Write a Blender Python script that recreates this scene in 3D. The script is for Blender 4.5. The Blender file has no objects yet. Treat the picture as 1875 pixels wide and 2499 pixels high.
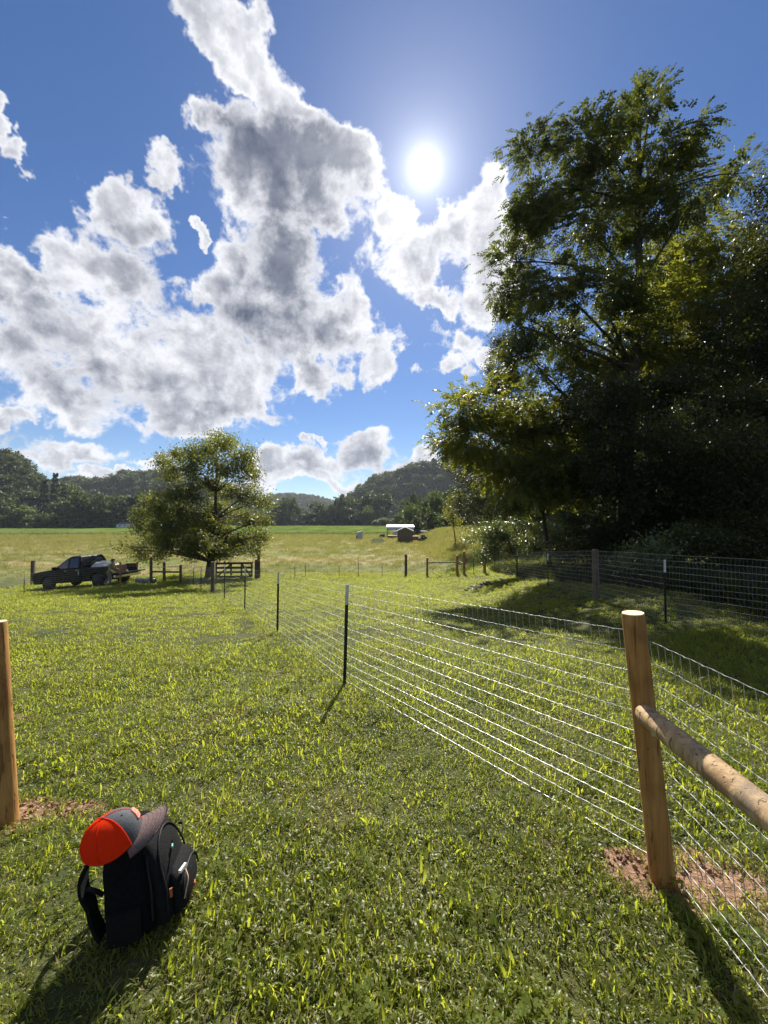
import bpy, bmesh, math, random
import numpy as np
from mathutils import Vector, Matrix

sc = bpy.context.scene
COL = sc.collection
rng = np.random.default_rng(7)
R = math.radians

# ------------------------------------------------------------------ camera, sky, sun
IW, IH, FOC, HOR = 1875.0, 2499.0, 940.0, 1270.0
CAM = np.array([0.0, 0.0, 1.7])
PITCH = math.atan((HOR - IH / 2) / FOC)
cam = bpy.data.cameras.new('camera')
cam.sensor_fit = 'AUTO'; cam.sensor_width = 36.0
cam.lens = 36.0 * FOC / IH
cam.clip_start = 0.05; cam.clip_end = 6000
cam_o = bpy.data.objects.new('camera', cam); COL.objects.link(cam_o)
cam_o.location = CAM; cam_o.rotation_euler = (math.pi / 2 + PITCH, 0, 0)
sc.camera = cam_o


def ray(px, py):
    u = (px - IW / 2) / FOC; v = (IH / 2 - py) / FOC
    c, s = math.cos(PITCH), math.sin(PITCH)
    return np.array([u, c - v * s, s + v * c])


SUN_D = ray(1037, 410); SUN_D = SUN_D / np.linalg.norm(SUN_D)
SUN_EL = math.asin(SUN_D[2]); SUN_AZ = math.atan2(SUN_D[0], SUN_D[1])

sc.view_settings.view_transform = 'Standard'
sc.view_settings.look = 'None'
sc.view_settings.gamma = 1.0
sc.view_settings.use_curve_mapping = False
sc.view_settings.exposure = 1.0
sc.render.engine = 'CYCLES'
sc.cycles.max_bounces = 6
sc.cycles.diffuse_bounces = 3
sc.cycles.transmission_bounces = 4
sc.cycles.transparent_max_bounces = 8
sc.cycles.caustics_reflective = False
sc.cycles.caustics_refractive = False
sc.cycles.sample_clamp_indirect = 6.0

world = bpy.data.worlds.new('World'); sc.world = world
world.use_nodes = True
wt = world.node_tree; wt.nodes.clear()


class NT:
    """short helpers for building node trees"""
    def __init__(s, tree): s.t = tree
    def n(s, typ, **kw):
        o = s.t.nodes.new(typ)
        for k, v in kw.items(): setattr(o, k, v)
        return o
    def l(s, a, b): s.t.links.new(a, b)
    def put(s, sock, v):
        if hasattr(v, 'is_output'): s.l(v, sock)
        else: sock.default_value = v
    def m(s, op, a, b=None, c=None, clamp=False):
        o = s.n('ShaderNodeMath', operation=op, use_clamp=clamp)
        s.put(o.inputs[0], a)
        if b is not None: s.put(o.inputs[1], b)
        if c is not None: s.put(o.inputs[2], c)
        return o.outputs[0]
    def vm(s, op, a, b=None, c=None, out=0):
        o = s.n('ShaderNodeVectorMath', operation=op)
        s.put(o.inputs[0], a)
        if b is not None: s.put(o.inputs[1], b)
        if c is not None: s.put(o.inputs[2], c)
        return o.outputs[out]
    def ss(s, x, lo, hi):
        o = s.n('ShaderNodeMapRange', interpolation_type='SMOOTHSTEP')
        s.put(o.inputs[0], x); s.put(o.inputs[1], lo); s.put(o.inputs[2], hi)
        return o.outputs[0]
    def noise(s, vec, scale, detail=4.0, rough=0.55, dist=0.0):
        o = s.n('ShaderNodeTexNoise')
        s.put(o.inputs['Vector'], vec)
        o.inputs['Scale'].default_value = scale; o.inputs['Detail'].default_value = detail
        o.inputs['Roughness'].default_value = rough; o.inputs['Distortion'].default_value = dist
        return o.outputs['Fac']
    def mix(s, f, a, b):
        o = s.n('ShaderNodeMix', data_type='RGBA')
        s.put(o.inputs[0], f); s.put(o.inputs[6], a); s.put(o.inputs[7], b)
        return o.outputs[2]


def c4(r, g, b): return (r, g, b, 1.0)


w = NT(wt)
out = w.n('ShaderNodeOutputWorld')
sky = w.n('ShaderNodeTexSky', sky_type='NISHITA')
sky.sun_disc = False; sky.sun_elevation = SUN_EL; sky.sun_rotation = SUN_AZ
sky.altitude = 300; sky.air_density = 1.0; sky.dust_density = 0.1; sky.ozone_density = 4.0
bg = w.n('ShaderNodeBackground'); bg.inputs[1].default_value = 0.053
hs = w.n('ShaderNodeHueSaturation'); hs.inputs['Saturation'].default_value = 1.2; hs.inputs['Hue'].default_value = .507
w.l(sky.outputs[0], hs.inputs['Color']); w.l(hs.outputs[0], bg.inputs[0])

tc = w.n('ShaderNodeTexCoord')
D = w.vm('NORMALIZE', tc.outputs['Generated'])
sep = w.n('ShaderNodeSeparateXYZ'); w.l(D, sep.inputs[0])
dx, dy, dz = sep.outputs
AZ = w.m('ARCTAN2', dx, dy); EL = w.m('ARCSINE', dz)
# billow noise used both for warping the cloud outline and for its relief
nb = w.n('ShaderNodeTexNoise'); w.l(D, nb.inputs['Vector'])
nb.inputs['Scale'].default_value = 6.0; nb.inputs['Detail'].default_value = 5.0; nb.inputs['Roughness'].default_value = .62
sd = SUN_D
step_ = sd - np.array([-0.35, 0.85, 0.25])
D2 = w.vm('ADD', D, tuple(0.035 * v for v in step_))
n_fine = w.noise(D, 11.0, 10.0, 0.64, 0.25)
n_mid = w.noise(D, 7.5, 8.0, 0.60, 0.2); n_mid2 = w.noise(D2, 7.5, 8.0, 0.60, 0.2)
comb = w.n('ShaderNodeCombineXYZ')
w.l(AZ, comb.inputs[0]); w.l(EL, comb.inputs[1])
AE = w.vm('ADD', comb.outputs[0], w.vm('MULTIPLY', w.vm('SUBTRACT', nb.outputs['Color'], (.5, .5, .5)), (.26, .26, 0)))
n_big = nb.outputs['Fac']

# cumulus bank: ellipses in azimuth / elevation (x, y, half width, half height on a 1660 x 2212 view)
CLOUDS = [
    (420, 60, 70, 75), (520, 190, 60, 50), (570, 20, 60, 60), (455, 10, 95, 70), (530, 60, 85, 70), (470, 120, 70, 60), (565, 150, 90, 75), (600, 215, 75, 75), (665, 265, 55, 45),
    (430, 275, 42, 40), (480, 300, 60, 60),
    (590, 350, 170, 95), (520, 400, 70, 90), (700, 370, 120, 90), (770, 385, 80, 75), (690, 470, 120, 80), (790, 330, 45, 50),
    (600, 450, 120, 110), (620, 570, 110, 120), (610, 690, 140, 110), (500, 560, 60, 95), (440, 630, 70, 60),
    (730, 700, 70, 75), (700, 800, 60, 55), (815, 765, 58, 52),
    (240, 430, 50, 60), (275, 505, 70, 70), (240, 590, 110, 80), (140, 560, 50, 60), (70, 630, 85, 55),
    (150, 720, 170, 100), (40, 760, 110, 100), (310, 790, 180, 100), (470, 790, 150, 105), (540, 880, 80, 60),
    (420, 890, 160, 50), (120, 860, 130, 60), (15, 925, 40, 25),
    (350, 370, 42, 50), (408, 490, 22, 22),
    (910, 560, 95, 90), (985, 520, 80, 85), (1060, 415, 40, 70), (865, 480, 45, 45), (960, 650, 45, 40), (1080, 560, 70, 110), (1050, 640, 60, 60),
    (985, 745, 62, 50), (960, 790, 45, 32), (1060, 775, 40, 40),
    (170, 975, 110, 36), (95, 1000, 50, 22), (785, 970, 68, 38), (660, 988, 75, 32), (910, 978, 48, 28), (672, 942, 34, 10),
    (700, 1035, 170, 26), (600, 1005, 70, 30), (560, 1050, 80, 16), (860, 1010, 70, 24), (330, 1010, 60, 18), (240, 1030, 120, 16), (20, 265, 30, 62), (60, 335, 40, 30), (5, 510, 34, 34),
]
DARK = [(650, 380, 190, 105), (740, 430, 100, 90), (500, 310, 70, 70), (610, 540, 105, 150), (590, 690, 150, 90)]
GREY = [(970, 560, 95, 80), (140, 790, 170, 90), (410, 850, 190, 70), (270, 600, 80, 110), (785, 995, 60, 26), (170, 992, 90, 20), (700, 770, 80, 40), (640, 1010, 60, 20), (110, 650, 80, 50)]
ks = 1875 / 1660.0


def azel(x, y):
    d = ray(x * ks, y * ks); d = d / np.linalg.norm(d)
    return math.atan2(d[0], d[1]), math.asin(d[2])


def blob_len(cx, cy, rx, ry):
    a0, _ = azel(cx - rx, cy); a1, _ = azel(cx + rx, cy)
    _, e0 = azel(cx, cy + ry); _, e1 = azel(cx, cy - ry)
    ca, ce = azel(cx, cy)
    sa, se = 2 / (a1 - a0), 2 / (e1 - e0)
    v = w.vm('MULTIPLY_ADD', AE, (sa, se, 0), (-ca * sa, -ce * se, 0))
    return w.vm('LENGTH', v, out=1)


acc = None
for b in CLOUDS:
    L = blob_len(*b)
    acc = L if acc is None else w.m('SMOOTH_MIN', acc, L, 0.35)
# beyond the camera's field of view the same kind of broken cumulus goes on
far_mask = w.ss(dy, 0.62, 0.35)
generic = w.m('SUBTRACT', 1.95, w.m('MULTIPLY', n_big, 1.75))
generic = w.m('ADD', generic, w.m('MULTIPLY', w.m('SUBTRACT', 1.0, far_mask), 3.0))
acc = w.m('MINIMUM', acc, generic)
field = w.m('SUBTRACT', 1.0, acc)
field = w.m('MAXIMUM', field, -1.5)
dens = w.m('ADD', field, w.m('MULTIPLY', w.m('SUBTRACT', n_fine, 0.5), 2.4))
dens = w.m('ADD', dens, 0.07)
alpha = w.ss(dens, -0.06, 0.34)
horizon_fade = w.ss(dz, -0.01, 0.03)
alpha = w.m('MULTIPLY', alpha, horizon_fade)
dk = None
for b in DARK:
    L = blob_len(*b)
    dk = L if dk is None else w.m('SMOOTH_MIN', dk, L, 0.3)
gk = None
for b in GREY:
    L = blob_len(*b)
    gk = L if gk is None else w.m('SMOOTH_MIN', gk, L, 0.3)
dkm = w.ss(w.m('ADD', dk, w.m('MULTIPLY', w.m('SUBTRACT', n_mid, 0.5), 1.2)), 1.5, 0.55)
gkm = w.ss(w.m('ADD', gk, w.m('MULTIPLY', w.m('SUBTRACT', n_mid, 0.5), 2.4)), 1.6, 0.3)
dkm = w.m('MAXIMUM', dkm, w.m('MULTIPLY', gkm, 0.62))
thick = w.ss(dens, 0.10, 0.95)
relief = w.m('MULTIPLY', w.m('SUBTRACT', n_mid, n_mid2), 2.6)
bil = w.m('MULTIPLY', w.m('SUBTRACT', n_fine, 0.5), 0.7)
shade = w.m('ADD', w.m('MULTIPLY', thick, w.m('MULTIPLY_ADD', dkm, 0.42, 0.48)), w.m('MULTIPLY', dkm, 0.36))
shade = w.m('ADD', shade, w.m('MULTIPLY', w.m('SUBTRACT', 1.0, w.m('MULTIPLY', dkm, 0.6)), w.m('SUBTRACT', bil, relief)))
sunang = w.vm('DOT_PRODUCT', D, tuple(sd), out=1)
ang = w.m('ARCCOSINE', w.m('MINIMUM', sunang, 0.999999))
near_sun = w.m('EXPONENT', w.m('MULTIPLY', ang, -4.5))
shade = w.m('SUBTRACT', shade, w.m('MULTIPLY', near_sun, 0.35))
shade = w.m('MULTIPLY', shade, 0.74, clamp=True)
ccol = w.mix(shade, c4(0.47, 0.475, 0.50), c4(0.033, 0.046, 0.084))
cbg = w.n('ShaderNodeBackground'); w.l(ccol, cbg.inputs[0]); cbg.inputs[1].default_value = 1.0
mx = w.n('ShaderNodeMixShader'); w.l(alpha, mx.inputs[0]); w.l(bg.outputs[0], mx.inputs[1]); w.l(cbg.outputs[0], mx.inputs[2])
# the sun itself with its aureole in the air
aur = w.m('ADD', w.m('MULTIPLY', w.m('EXPONENT', w.m('MULTIPLY', ang, -9.0)), 0.24),
          w.m('MULTIPLY', w.m('EXPONENT', w.m('MULTIPLY', ang, -48.0)), 1.0))
disc = w.m('MULTIPLY', w.ss(ang, R(1.7), R(1.1)), 6.0)
sbg = w.n('ShaderNodeBackground'); sbg.inputs[0].default_value = c4(1.0, 0.98, 0.95)
w.l(w.m('ADD', aur, disc), sbg.inputs[1])
ad = w.n('ShaderNodeAddShader'); w.l(mx.outputs[0], ad.inputs[0]); w.l(sbg.outputs[0], ad.inputs[1])
w.l(ad.outputs[0], out.inputs[0])
world.cycles.sampling_method = 'MANUAL'; world.cycles.sample_map_resolution = 512

sun = bpy.data.lights.new('sun', 'SUN'); sun.energy = 5.0; sun.angle = R(0.5); sun.color = (1.0, 0.95, 0.86)
sun_o = bpy.data.objects.new('sun', sun); COL.objects.link(sun_o)
sun_o.rotation_euler = Vector(SUN_D).to_track_quat('Z', 'Y').to_euler()
sun_o.location = (5, 20, 60)

# ------------------------------------------------------------------ ground shape
_py = np.array([-80, -10, 0, 2, 4.6, 7.4, 11.75, 16, 20, 24, 30, 60, 120, 200, 3000.0])
_pz = np.array([.7, .25, 0.03, 0, -.22, -.5, -1.0, -1.55, -2.0, -2.33, -2.55, -2.8, -3, -3, -3.0])
_ty = np.linspace(-80, 3000, 30801)
_tz = np.interp(_ty, _py, _pz)
_k = np.hanning(25); _k /= _k.sum()
_tz = np.convolve(np.pad(_tz, 12, mode='edge'), _k, mode='valid')


def sstep(a, b, x):
    t = np.clip((x - a) / (b - a), 0, 1); return t * t * (3 - 2 * t)


def ground(x, y):
    x = np.asarray(x, float); y = np.asarray(y, float)
    z = np.interp(y, _ty, _tz)
    win = sstep(4, 9, y) * (1 - sstep(34, 60, y))
    z = z + .75 * sstep(3, 7, x) * win
    z = z + 6 * np.tanh(np.maximum(0, x - 8) * .12 / 6) * sstep(4, 12, y) * (1 - sstep(70, 130, y))
    x0 = 5 + .05 * (y - 30)
    z = z + 2.0 * sstep(x0, x0 + 6, x) * sstep(32, 50, y) * (1 - sstep(95, 135, y))
    z = z - .5 * sstep(15, 23, -x) * sstep(12, 20, y) * (1 - sstep(34, 60, y))
    near = np.clip(1 - np.hypot(x, y) / 40, 0, 1)
    z = z + near * (.018 * np.sin(x * 2.3 + y * 1.1) + .016 * np.sin(x * 1.1 - y * 2.9 + 1) + .012 * np.sin(4.1 * x + 1.7 * y))
    return z


def g1(x, y): return float(ground(x, y))


def at(px, py):
    """point of the ground seen at a spot of the photograph"""
    d = ray(px, py); t = .5
    prev = t
    while t < 3000:
        p = CAM + d * t
        if p[2] < g1(p[0], p[1]):
            lo, hi = prev, t
            for _ in range(30):
                mid = (lo + hi) / 2; p = CAM + d * mid
                if p[2] < g1(p[0], p[1]): hi = mid
                else: lo = mid
            return CAM + d * hi
        prev = t; t *= 1.03
    return CAM + d * t


def at_depth(px, py, Y):
    d = ray(px, py); return CAM + d * (Y / d[1])


# ------------------------------------------------------------------ object helpers
def tag(o, label=None, cat=None, group=None, kind=None):
    if label: o['label'] = label
    if cat: o['category'] = cat
    if group: o['group'] = group
    if kind: o['kind'] = kind
    return o


def thing(name, label, cat, loc=(0, 0, 0), rotz=0.0, group=None):
    o = bpy.data.objects.new(name, None); COL.objects.link(o)
    o.empty_display_size = .2
    o.location = loc; o.rotation_euler = (0, 0, rotz)
    return tag(o, label, cat, group)


def mesh_np(name, V, F, mat=None, smooth=False, rnd=None):
    V = np.asarray(V, np.float32).reshape(-1, 3)
    me = bpy.data.meshes.new(name)
    if isinstance(F, np.ndarray):
        k = F.shape[1]; nf = F.shape[0]
        me.vertices.add(len(V)); me.vertices.foreach_set('co', V.ravel())
        me.loops.add(nf * k); me.loops.foreach_set('vertex_index', F.astype(np.int32).ravel())
        me.polygons.add(nf)
        me.polygons.foreach_set('loop_start', (np.arange(nf) * k).astype(np.int32))
        me.update(calc_edges=True); me.validate()
    else:
        me.from_pydata([tuple(v) for v in V], [], F); me.update()
    if smooth: me.polygons.foreach_set('use_smooth', np.ones(len(me.polygons), bool))
    if mat is not None:
        for mm in (mat if isinstance(mat, (list, tuple)) else [mat]): me.materials.append(mm)
    if rnd is not None:
        a = me.attributes.new('rnd', 'FLOAT', 'POINT'); a.data.foreach_set('value', np.asarray(rnd, np.float32))
    return me


def link(name, me, parent=None):
    o = bpy.data.objects.new(name, me); COL.objects.link(o)
    if parent is not None: o.parent = parent
    return o


class MB:
    """collects simple solids into one mesh"""
    def __init__(s): s.V = []; s.F = []
    def add(s, V, F):
        b = len(s.V); s.V += [tuple(map(float, v)) for v in V]; s.F += [tuple(int(i) + b for i in f) for f in F]; return s
    def box(s, c, d, rz=0.0, M=None):
        x, y, z = d[0] / 2, d[1] / 2, d[2] / 2
        P = [(-x, -y, -z), (x, -y, -z), (x, y, -z), (-x, y, -z), (-x, -y, z), (x, -y, z), (x, y, z), (-x, y, z)]
        T = Matrix.Translation(c) @ (M if M is not None else Matrix.Rotation(rz, 4, 'Z'))
        return s.add([T @ Vector(p) for p in P], [(3, 2, 1, 0), (4, 5, 6, 7), (0, 1, 5, 4), (1, 2, 6, 5), (2, 3, 7, 6), (3, 0, 4, 7)])
    def tube(s, pts, rad, n=8, caps=True, sx=1.0, up=None):
        pts = [Vector(p) for p in pts]; k = len(pts)
        rad = [rad] * k if isinstance(rad, (int, float)) else rad
        V = []; F = []
        ref = Vector(up) if up is not None else None
        for i, p in enumerate(pts):
            t = (pts[min(i + 1, k - 1)] - pts[max(i - 1, 0)])
            t = t.normalized() if t.length > 1e-9 else Vector((0, 0, 1))
            if ref is None: ref = Vector((1, 0, 0)) if abs(t.x) < .8 else Vector((0, 1, 0))
            a = (ref - t * ref.dot(t)).normalized(); b = t.cross(a)
            if up is None: ref = a
            for j in range(n):
                q = 2 * math.pi * (j + .5) / n
                V.append(p + a * math.cos(q) * rad[i] + b * math.sin(q) * rad[i] * sx)
        for i in range(k - 1):
            for j in range(n):
                F.append((i * n + j, i * n + (j + 1) % n, (i + 1) * n + (j + 1) % n, (i + 1) * n + j))
        if caps:
            F.append(tuple(range(n - 1, -1, -1))); F.append(tuple((k - 1) * n + j for j in range(n)))
        return s.add(V, F)
    def prism(s, poly, y0, y1):
        """polygon in x,z pushed along y"""
        n = len(poly)
        V = [(x, y0, z) for x, z in poly] + [(x, y1, z) for x, z in poly]
        F = [tuple(range(n)), tuple(range(2 * n - 1, n - 1, -1))]
        for i in range(n):
            j = (i + 1) % n; F.append((j, i, n + i, n + j))
        return s.add(V, F)
    def loft(s, rings, caps=True, closed=True):
        n = len(rings[0]); V = [p for r in rings for p in r]; F = []
        for i in range(len(rings) - 1):
            for j in range(n if closed else n - 1):
                F.append((i * n + j, i * n + (j + 1) % n, (i + 1) * n + (j + 1) % n, (i + 1) * n + j))
        if caps:
            F.append(tuple(range(n - 1, -1, -1))); F.append(tuple((len(rings) - 1) * n + j for j in range(n)))
        return s.add(V, F)
    def build(s, name, mat, parent=None, smooth=False, bevel=0.0):
        off = Vector((0, 0, 0))
        me = bpy.data.meshes.new(name); me.from_pydata(s.V, [], s.F); me.update()
        bm = bmesh.new(); bm.from_mesh(me); bmesh.ops.recalc_face_normals(bm, faces=bm.faces); bm.to_mesh(me); bm.free()
        me.materials.append(mat)
        o = link(name, me, parent)
        if smooth:
            me.polygons.foreach_set('use_smooth', np.ones(len(me.polygons), bool))
            try: me.set_sharp_from_angle(angle=R(50))
            except Exception: pass
        if bevel > 0:
            b = o.modifiers.new('bevel', 'BEVEL'); b.width = bevel; b.segments = 2; b.limit_method = 'ANGLE'
        return o


def rel(p, base): return (p[0] - base[0], p[1] - base[1], p[2] - base[2])


# ------------------------------------------------------------------ materials
def mat_new(name):
    m = bpy.data.materials.new(name); m.use_nodes = True
    t = m.node_tree; t.nodes.clear(); a = NT(t)
    o = a.n('ShaderNodeOutputMaterial')
    return m, a, o


def simple(name, col, rough=.6, metal=0.0, var=.25, scale=8.0, bump=0.0, spec=.5, stretch=None, coat=0.0):
    m, a, o = mat_new(name)
    tcn = a.n('ShaderNodeTexCoord'); vec = tcn.outputs['Object']
    if stretch: vec = a.vm('MULTIPLY', vec, stretch)
    f = a.noise(vec, scale, 5.0, .6)
    lo = tuple(c * (1 - var) for c in col); hi = tuple(min(1, c * (1 + var)) for c in col)
    cc = a.mix(a.ss(f, .3, .7), c4(*lo), c4(*hi))
    p = a.n('ShaderNodeBsdfPrincipled'); a.l(cc, p.inputs['Base Color'])
    p.inputs['Roughness'].default_value = rough; p.inputs['Metallic'].default_value = metal
    p.inputs['Specular IOR Level'].default_value = spec; p.inputs['Coat Weight'].default_value = coat
    if bump > 0:
        b = a.n('ShaderNodeBump'); b.inputs['Strength'].default_value = 1.0; b.inputs['Distance'].default_value = bump
        a.l(f, b.inputs['Height']); a.l(b.outputs[0], p.inputs['Normal'])
    a.l(p.outputs[0], o.inputs[0])
    return m


def leaf_mat(name, c_lo, c_hi, t_lo, t_hi, gloss=.45, trans=.45, spec=.5, patch=.35):
    m, a, o = mat_new(name)
    at_ = a.n('ShaderNodeAttribute', attribute_name='rnd')
    oi = a.n('ShaderNodeObjectInfo')
    geo = a.n('ShaderNodeNewGeometry')
    f = a.m('ADD', a.m('MULTIPLY', at_.outputs['Fac'], .6), a.m('MULTIPLY', oi.outputs['Random'], .25))
    pn = a.noise(geo.outputs['Position'], patch, 3.0, .6)
    f = a.m('ADD', f, a.m('MULTIPLY', a.m('SUBTRACT', pn, .45), .9), clamp=True)
    ca = a.mix(f, c4(*c_lo), c4(*c_hi)); cb = a.mix(f, c4(*t_lo), c4(*t_hi))
    p = a.n('ShaderNodeBsdfPrincipled'); a.l(ca, p.inputs['Base Color'])
    p.inputs['Roughness'].default_value = gloss; p.inputs['Specular IOR Level'].default_value = spec
    tr = a.n('ShaderNodeBsdfTranslucent'); a.l(cb, tr.inputs[0])
    mxs = a.n('ShaderNodeMixShader'); mxs.inputs[0].default_value = trans
    a.l(p.outputs[0], mxs.inputs[1]); a.l(tr.outputs[0], mxs.inputs[2]); a.l(mxs.outputs[0], o.inputs[0])
    return m


M = {}
M['blade'] = leaf_mat('grass_blade', (.095, .12, .016), (.18, .185, .042), (.39, .46, .02), (.61, .63, .065), .42, .57, .5, 1.1)
M['clover'] = leaf_mat('clover_leaf', (.08, .115, .016), (.15, .17, .035), (.34, .42, .02), (.56, .58, .05), .6, .5, .12, .8)
M['dry'] = leaf_mat('dry_blade', (.20, .15, .07), (.32, .26, .13), (.30, .22, .08), (.45, .36, .16), .6, .4, .3)
M['meadow'] = leaf_mat('meadow_blade', (.09, .11, .025), (.25, .20, .09), (.24, .29, .03), (.48, .40, .14), .6, .45, .3, .09)
M['walnut'] = leaf_mat('walnut_leaf', (.024, .042, .010), (.055, .072, .018), (.075, .11, .008), (.24, .25, .022), .5, .38, .3, .6)
M['yellow'] = leaf_mat('yellow_green_leaf', (.035, .055, .012), (.085, .10, .022), (.15, .185, .01), (.54, .50, .04), .5, .45, .3, .5)
M['elm'] = leaf_mat('lone_tree_leaf', (.030, .046, .012), (.065, .08, .02), (.11, .15, .01), (.32, .33, .035), .45, .45, .45, .45)
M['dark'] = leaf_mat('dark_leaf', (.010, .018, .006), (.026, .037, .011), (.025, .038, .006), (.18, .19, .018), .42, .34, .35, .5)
M['glossy'] = leaf_mat('glossy_leaf', (.03, .05, .018), (.08, .10, .04), (.10, .15, .012), (.28, .33, .03), .30, .35, .8, .6)
M['far'] = leaf_mat('far_leaf', (.034, .055, .022), (.065, .092, .032), (.05, .075, .014), (.16, .19, .03), .55, .3, .3, .02)
M['farlight'] = leaf_mat('far_light_leaf', (.045, .075, .022), (.08, .115, .03), (.09, .13, .015), (.22, .27, .03), .55, .4, .3, .05)
M['pine'] = leaf_mat('pine_needles', (.020, .036, .020), (.04, .055, .025), (.02, .04, .008), (.05, .08, .015), .5, .25, .3, .05)
M['bark'] = simple('bark', (.075, .058, .042), .9, 0, .5, 6, .02, .3, (3, 3, .6))
M['bark_dark'] = simple('dark_bark', (.045, .036, .028), .9, 0, .5, 6, .02, .3, (3, 3, .6))
M['galv'] = simple('galvanised_wire', (.52, .53, .54), .5, .85, .1, 30)
M['galv_dull'] = simple('dull_wire', (.30, .30, .30), .6, .6, .2, 30)
M['steel_dark'] = simple('dark_painted_steel', (.018, .024, .018), .5, .2, .4, 25)
M['steel_white'] = simple('white_post_tip', (.62, .62, .58), .5, 0, .15, 20)


def wood_mat(name, c1, c2, scale=1.0, knots=True, weather=0.0):
    m, a, o = mat_new(name)
    tcn = a.n('ShaderNodeTexCoord'); vec = tcn.outputs['Object']
    g = a.noise(a.vm('MULTIPLY', vec, (26 * scale, 26 * scale, 1.6 * scale)), 1.0, 6, .65, .4)
    l = a.noise(vec, 5 * scale, 3, .5)
    cc = a.mix(a.ss(g, .3, .72), c4(*c1), c4(*c2))
    cc = a.mix(a.m('MULTIPLY', a.ss(a.noise(a.vm('MULTIPLY', vec, (60, 60, 9)), 1.0, 5, .75), .55, .75), .45), cc, c4(*(x * .45 for x in c1)))
    cc = a.mix(a.m('MULTIPLY', a.ss(l, .46, .72), .6), cc, c4(*(x * .55 for x in c1)))
    vo = a.n('ShaderNodeTexVoronoi'); a.l(a.vm('MULTIPLY', vec, (5, 5, 2.2)), vo.inputs['Vector'])
    kn = a.ss(vo.outputs['Distance'], .10, .04)
    if knots: cc = a.mix(a.m('MULTIPLY', kn, .8), cc, c4(*(x * .3 for x in c1)))
    ck = a.ss(a.noise(a.vm('MULTIPLY', vec, (70 * scale, 70 * scale, 2.2 * scale)), 1.0, 3, .5, .6), .62, .68)
    cc = a.mix(a.m('MULTIPLY', ck, .7), cc, c4(*(x * .22 for x in c1)))
    if weather > 0:
        wn_ = a.ss(a.noise(vec, 5.5, 6, .7), .46, .60)
        cc = a.mix(a.m('MULTIPLY', wn_, weather), cc, c4(.15, .12, .095))
    p = a.n('ShaderNodeBsdfPrincipled'); a.l(cc, p.inputs['Base Color']); p.inputs['Roughness'].default_value = .75
    p.inputs['Specular IOR Level'].default_value = .3
    b = a.n('ShaderNodeBump'); b.inputs['Strength'].default_value = .8; b.inputs['Distance'].default_value = .004
    a.l(a.m('SUBTRACT', g, ck), b.inputs['Height']); a.l(b.outputs[0], p.inputs['Normal'])
    a.l(p.outputs[0], o.inputs[0]); return m


M['pine_post'] = wood_mat('treated_pine', (.29, .13, .032), (.48, .26, .082))
M['pine_end'] = simple('sawn_end_grain', (.72, .55, .32), .8, 0, .15, 60)
M['old_wood'] = wood_mat('weathered_wood', (.10, .075, .05), (.17, .13, .09), 1.0, False)
M['rail'] = wood_mat('peeled_log', (.30, .18, .08), (.54, .37, .19), 1.0, True, .7)
M['shed_wood'] = wood_mat('shed_boards', (.13, .09, .055), (.20, .145, .09), .6, False)
M['soil'] = simple('red_clay', (.25, .145, .09), .95, 0, .4, 14, .012, .2)
M['roof_white'] = simple('pale_metal_roof', (.75, .76, .78), .35, .3, .05, 3)
M['roof_green'] = simple('green_roof', (.09, .14, .11), .6, 0, .15, 2)
M['house_white'] = simple('white_siding', (.75, .76, .78), .7, 0, .06, 2)
M['grey_panel'] = simple('grey_panel', (.42, .43, .45), .6, 0, .12, 2)
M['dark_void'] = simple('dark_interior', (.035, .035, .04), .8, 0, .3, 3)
M['black_paint'] = simple('black_car_paint', (.004, .004, .005), .35, 0, .2, 3, 0, .2, None, .05)
M['glass'] = simple('tinted_window', (.02, .025, .03), .06, 0, .2, 2, 0, .8)
M['chrome'] = simple('chrome', (.72, .73, .75), .18, 1, .05, 5)
M['tyre'] = simple('tyre_rubber', (.022, .022, .023), .85, 0, .2, 20)
M['red_paint'] = simple('faded_red_paint', (.30, .07, .05), .6, 0, .3, 5)
M['red_lens'] = simple('red_lens', (.45, .02, .02), .2)
M['clear_lens'] = simple('clear_lens', (.7, .72, .75), .15)
M['liner'] = simple('tan_load', (.30, .19, .14), .7, 0, .25, 6)
M['plastic'] = simple('pale_plastic_wrap', (.34, .35, .34), .35, 0, .5, 5, .03)
M['tank'] = simple('grey_green_tank', (.17, .21, .20), .5, .2, .2, 4)
M['pale_green'] = simple('pale_green_frame', (.30, .38, .33), .5, .2, .2, 6)


# ------------------------------------------------------------------ ground
def axis(fine, lim, n):
    t = np.linspace(-1, 1, n); return np.sign(t) * lim * (np.abs(t) * fine + (1 - fine) * np.abs(t) ** 4)


gx = axis(.02, 2200, 241)
gy = np.concatenate([np.linspace(-60, -3, 20), np.linspace(-2, 32, 120), 32 + (np.linspace(0.02, 1, 90) ** 3) * 2600])
GX, GY = np.meshgrid(gx, gy)
GZ = ground(GX, GY)
nx, ny = len(gx), len(gy)
idx = np.arange(nx * ny).reshape(ny, nx)
GF = np.stack([idx[:-1, :-1], idx[:-1, 1:], idx[1:, 1:], idx[1:, :-1]], -1).reshape(-1, 4)

# bare spots: x, y, radius x, radius y
BARE = []


def bare(px, py, rx, ry):
    p = at(px, py); BARE.append((p[0], p[1], rx, ry))


bare(1565, 2130, .20, .14); bare(1740, 2150, .28, .20)
bare(45, 1990, .19, .16); bare(190, 1975, .16, .08); bare(55, 1752, .17, .08)
bare(60, 1752, .1, .05)


def bare_amount(x, y):
    b = np.zeros_like(x)
    for (bx, by, rx, ry) in BARE:
        b = np.maximum(b, 1.25 - np.hypot((x - bx) / rx, (y - by) / ry))
    return b


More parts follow.
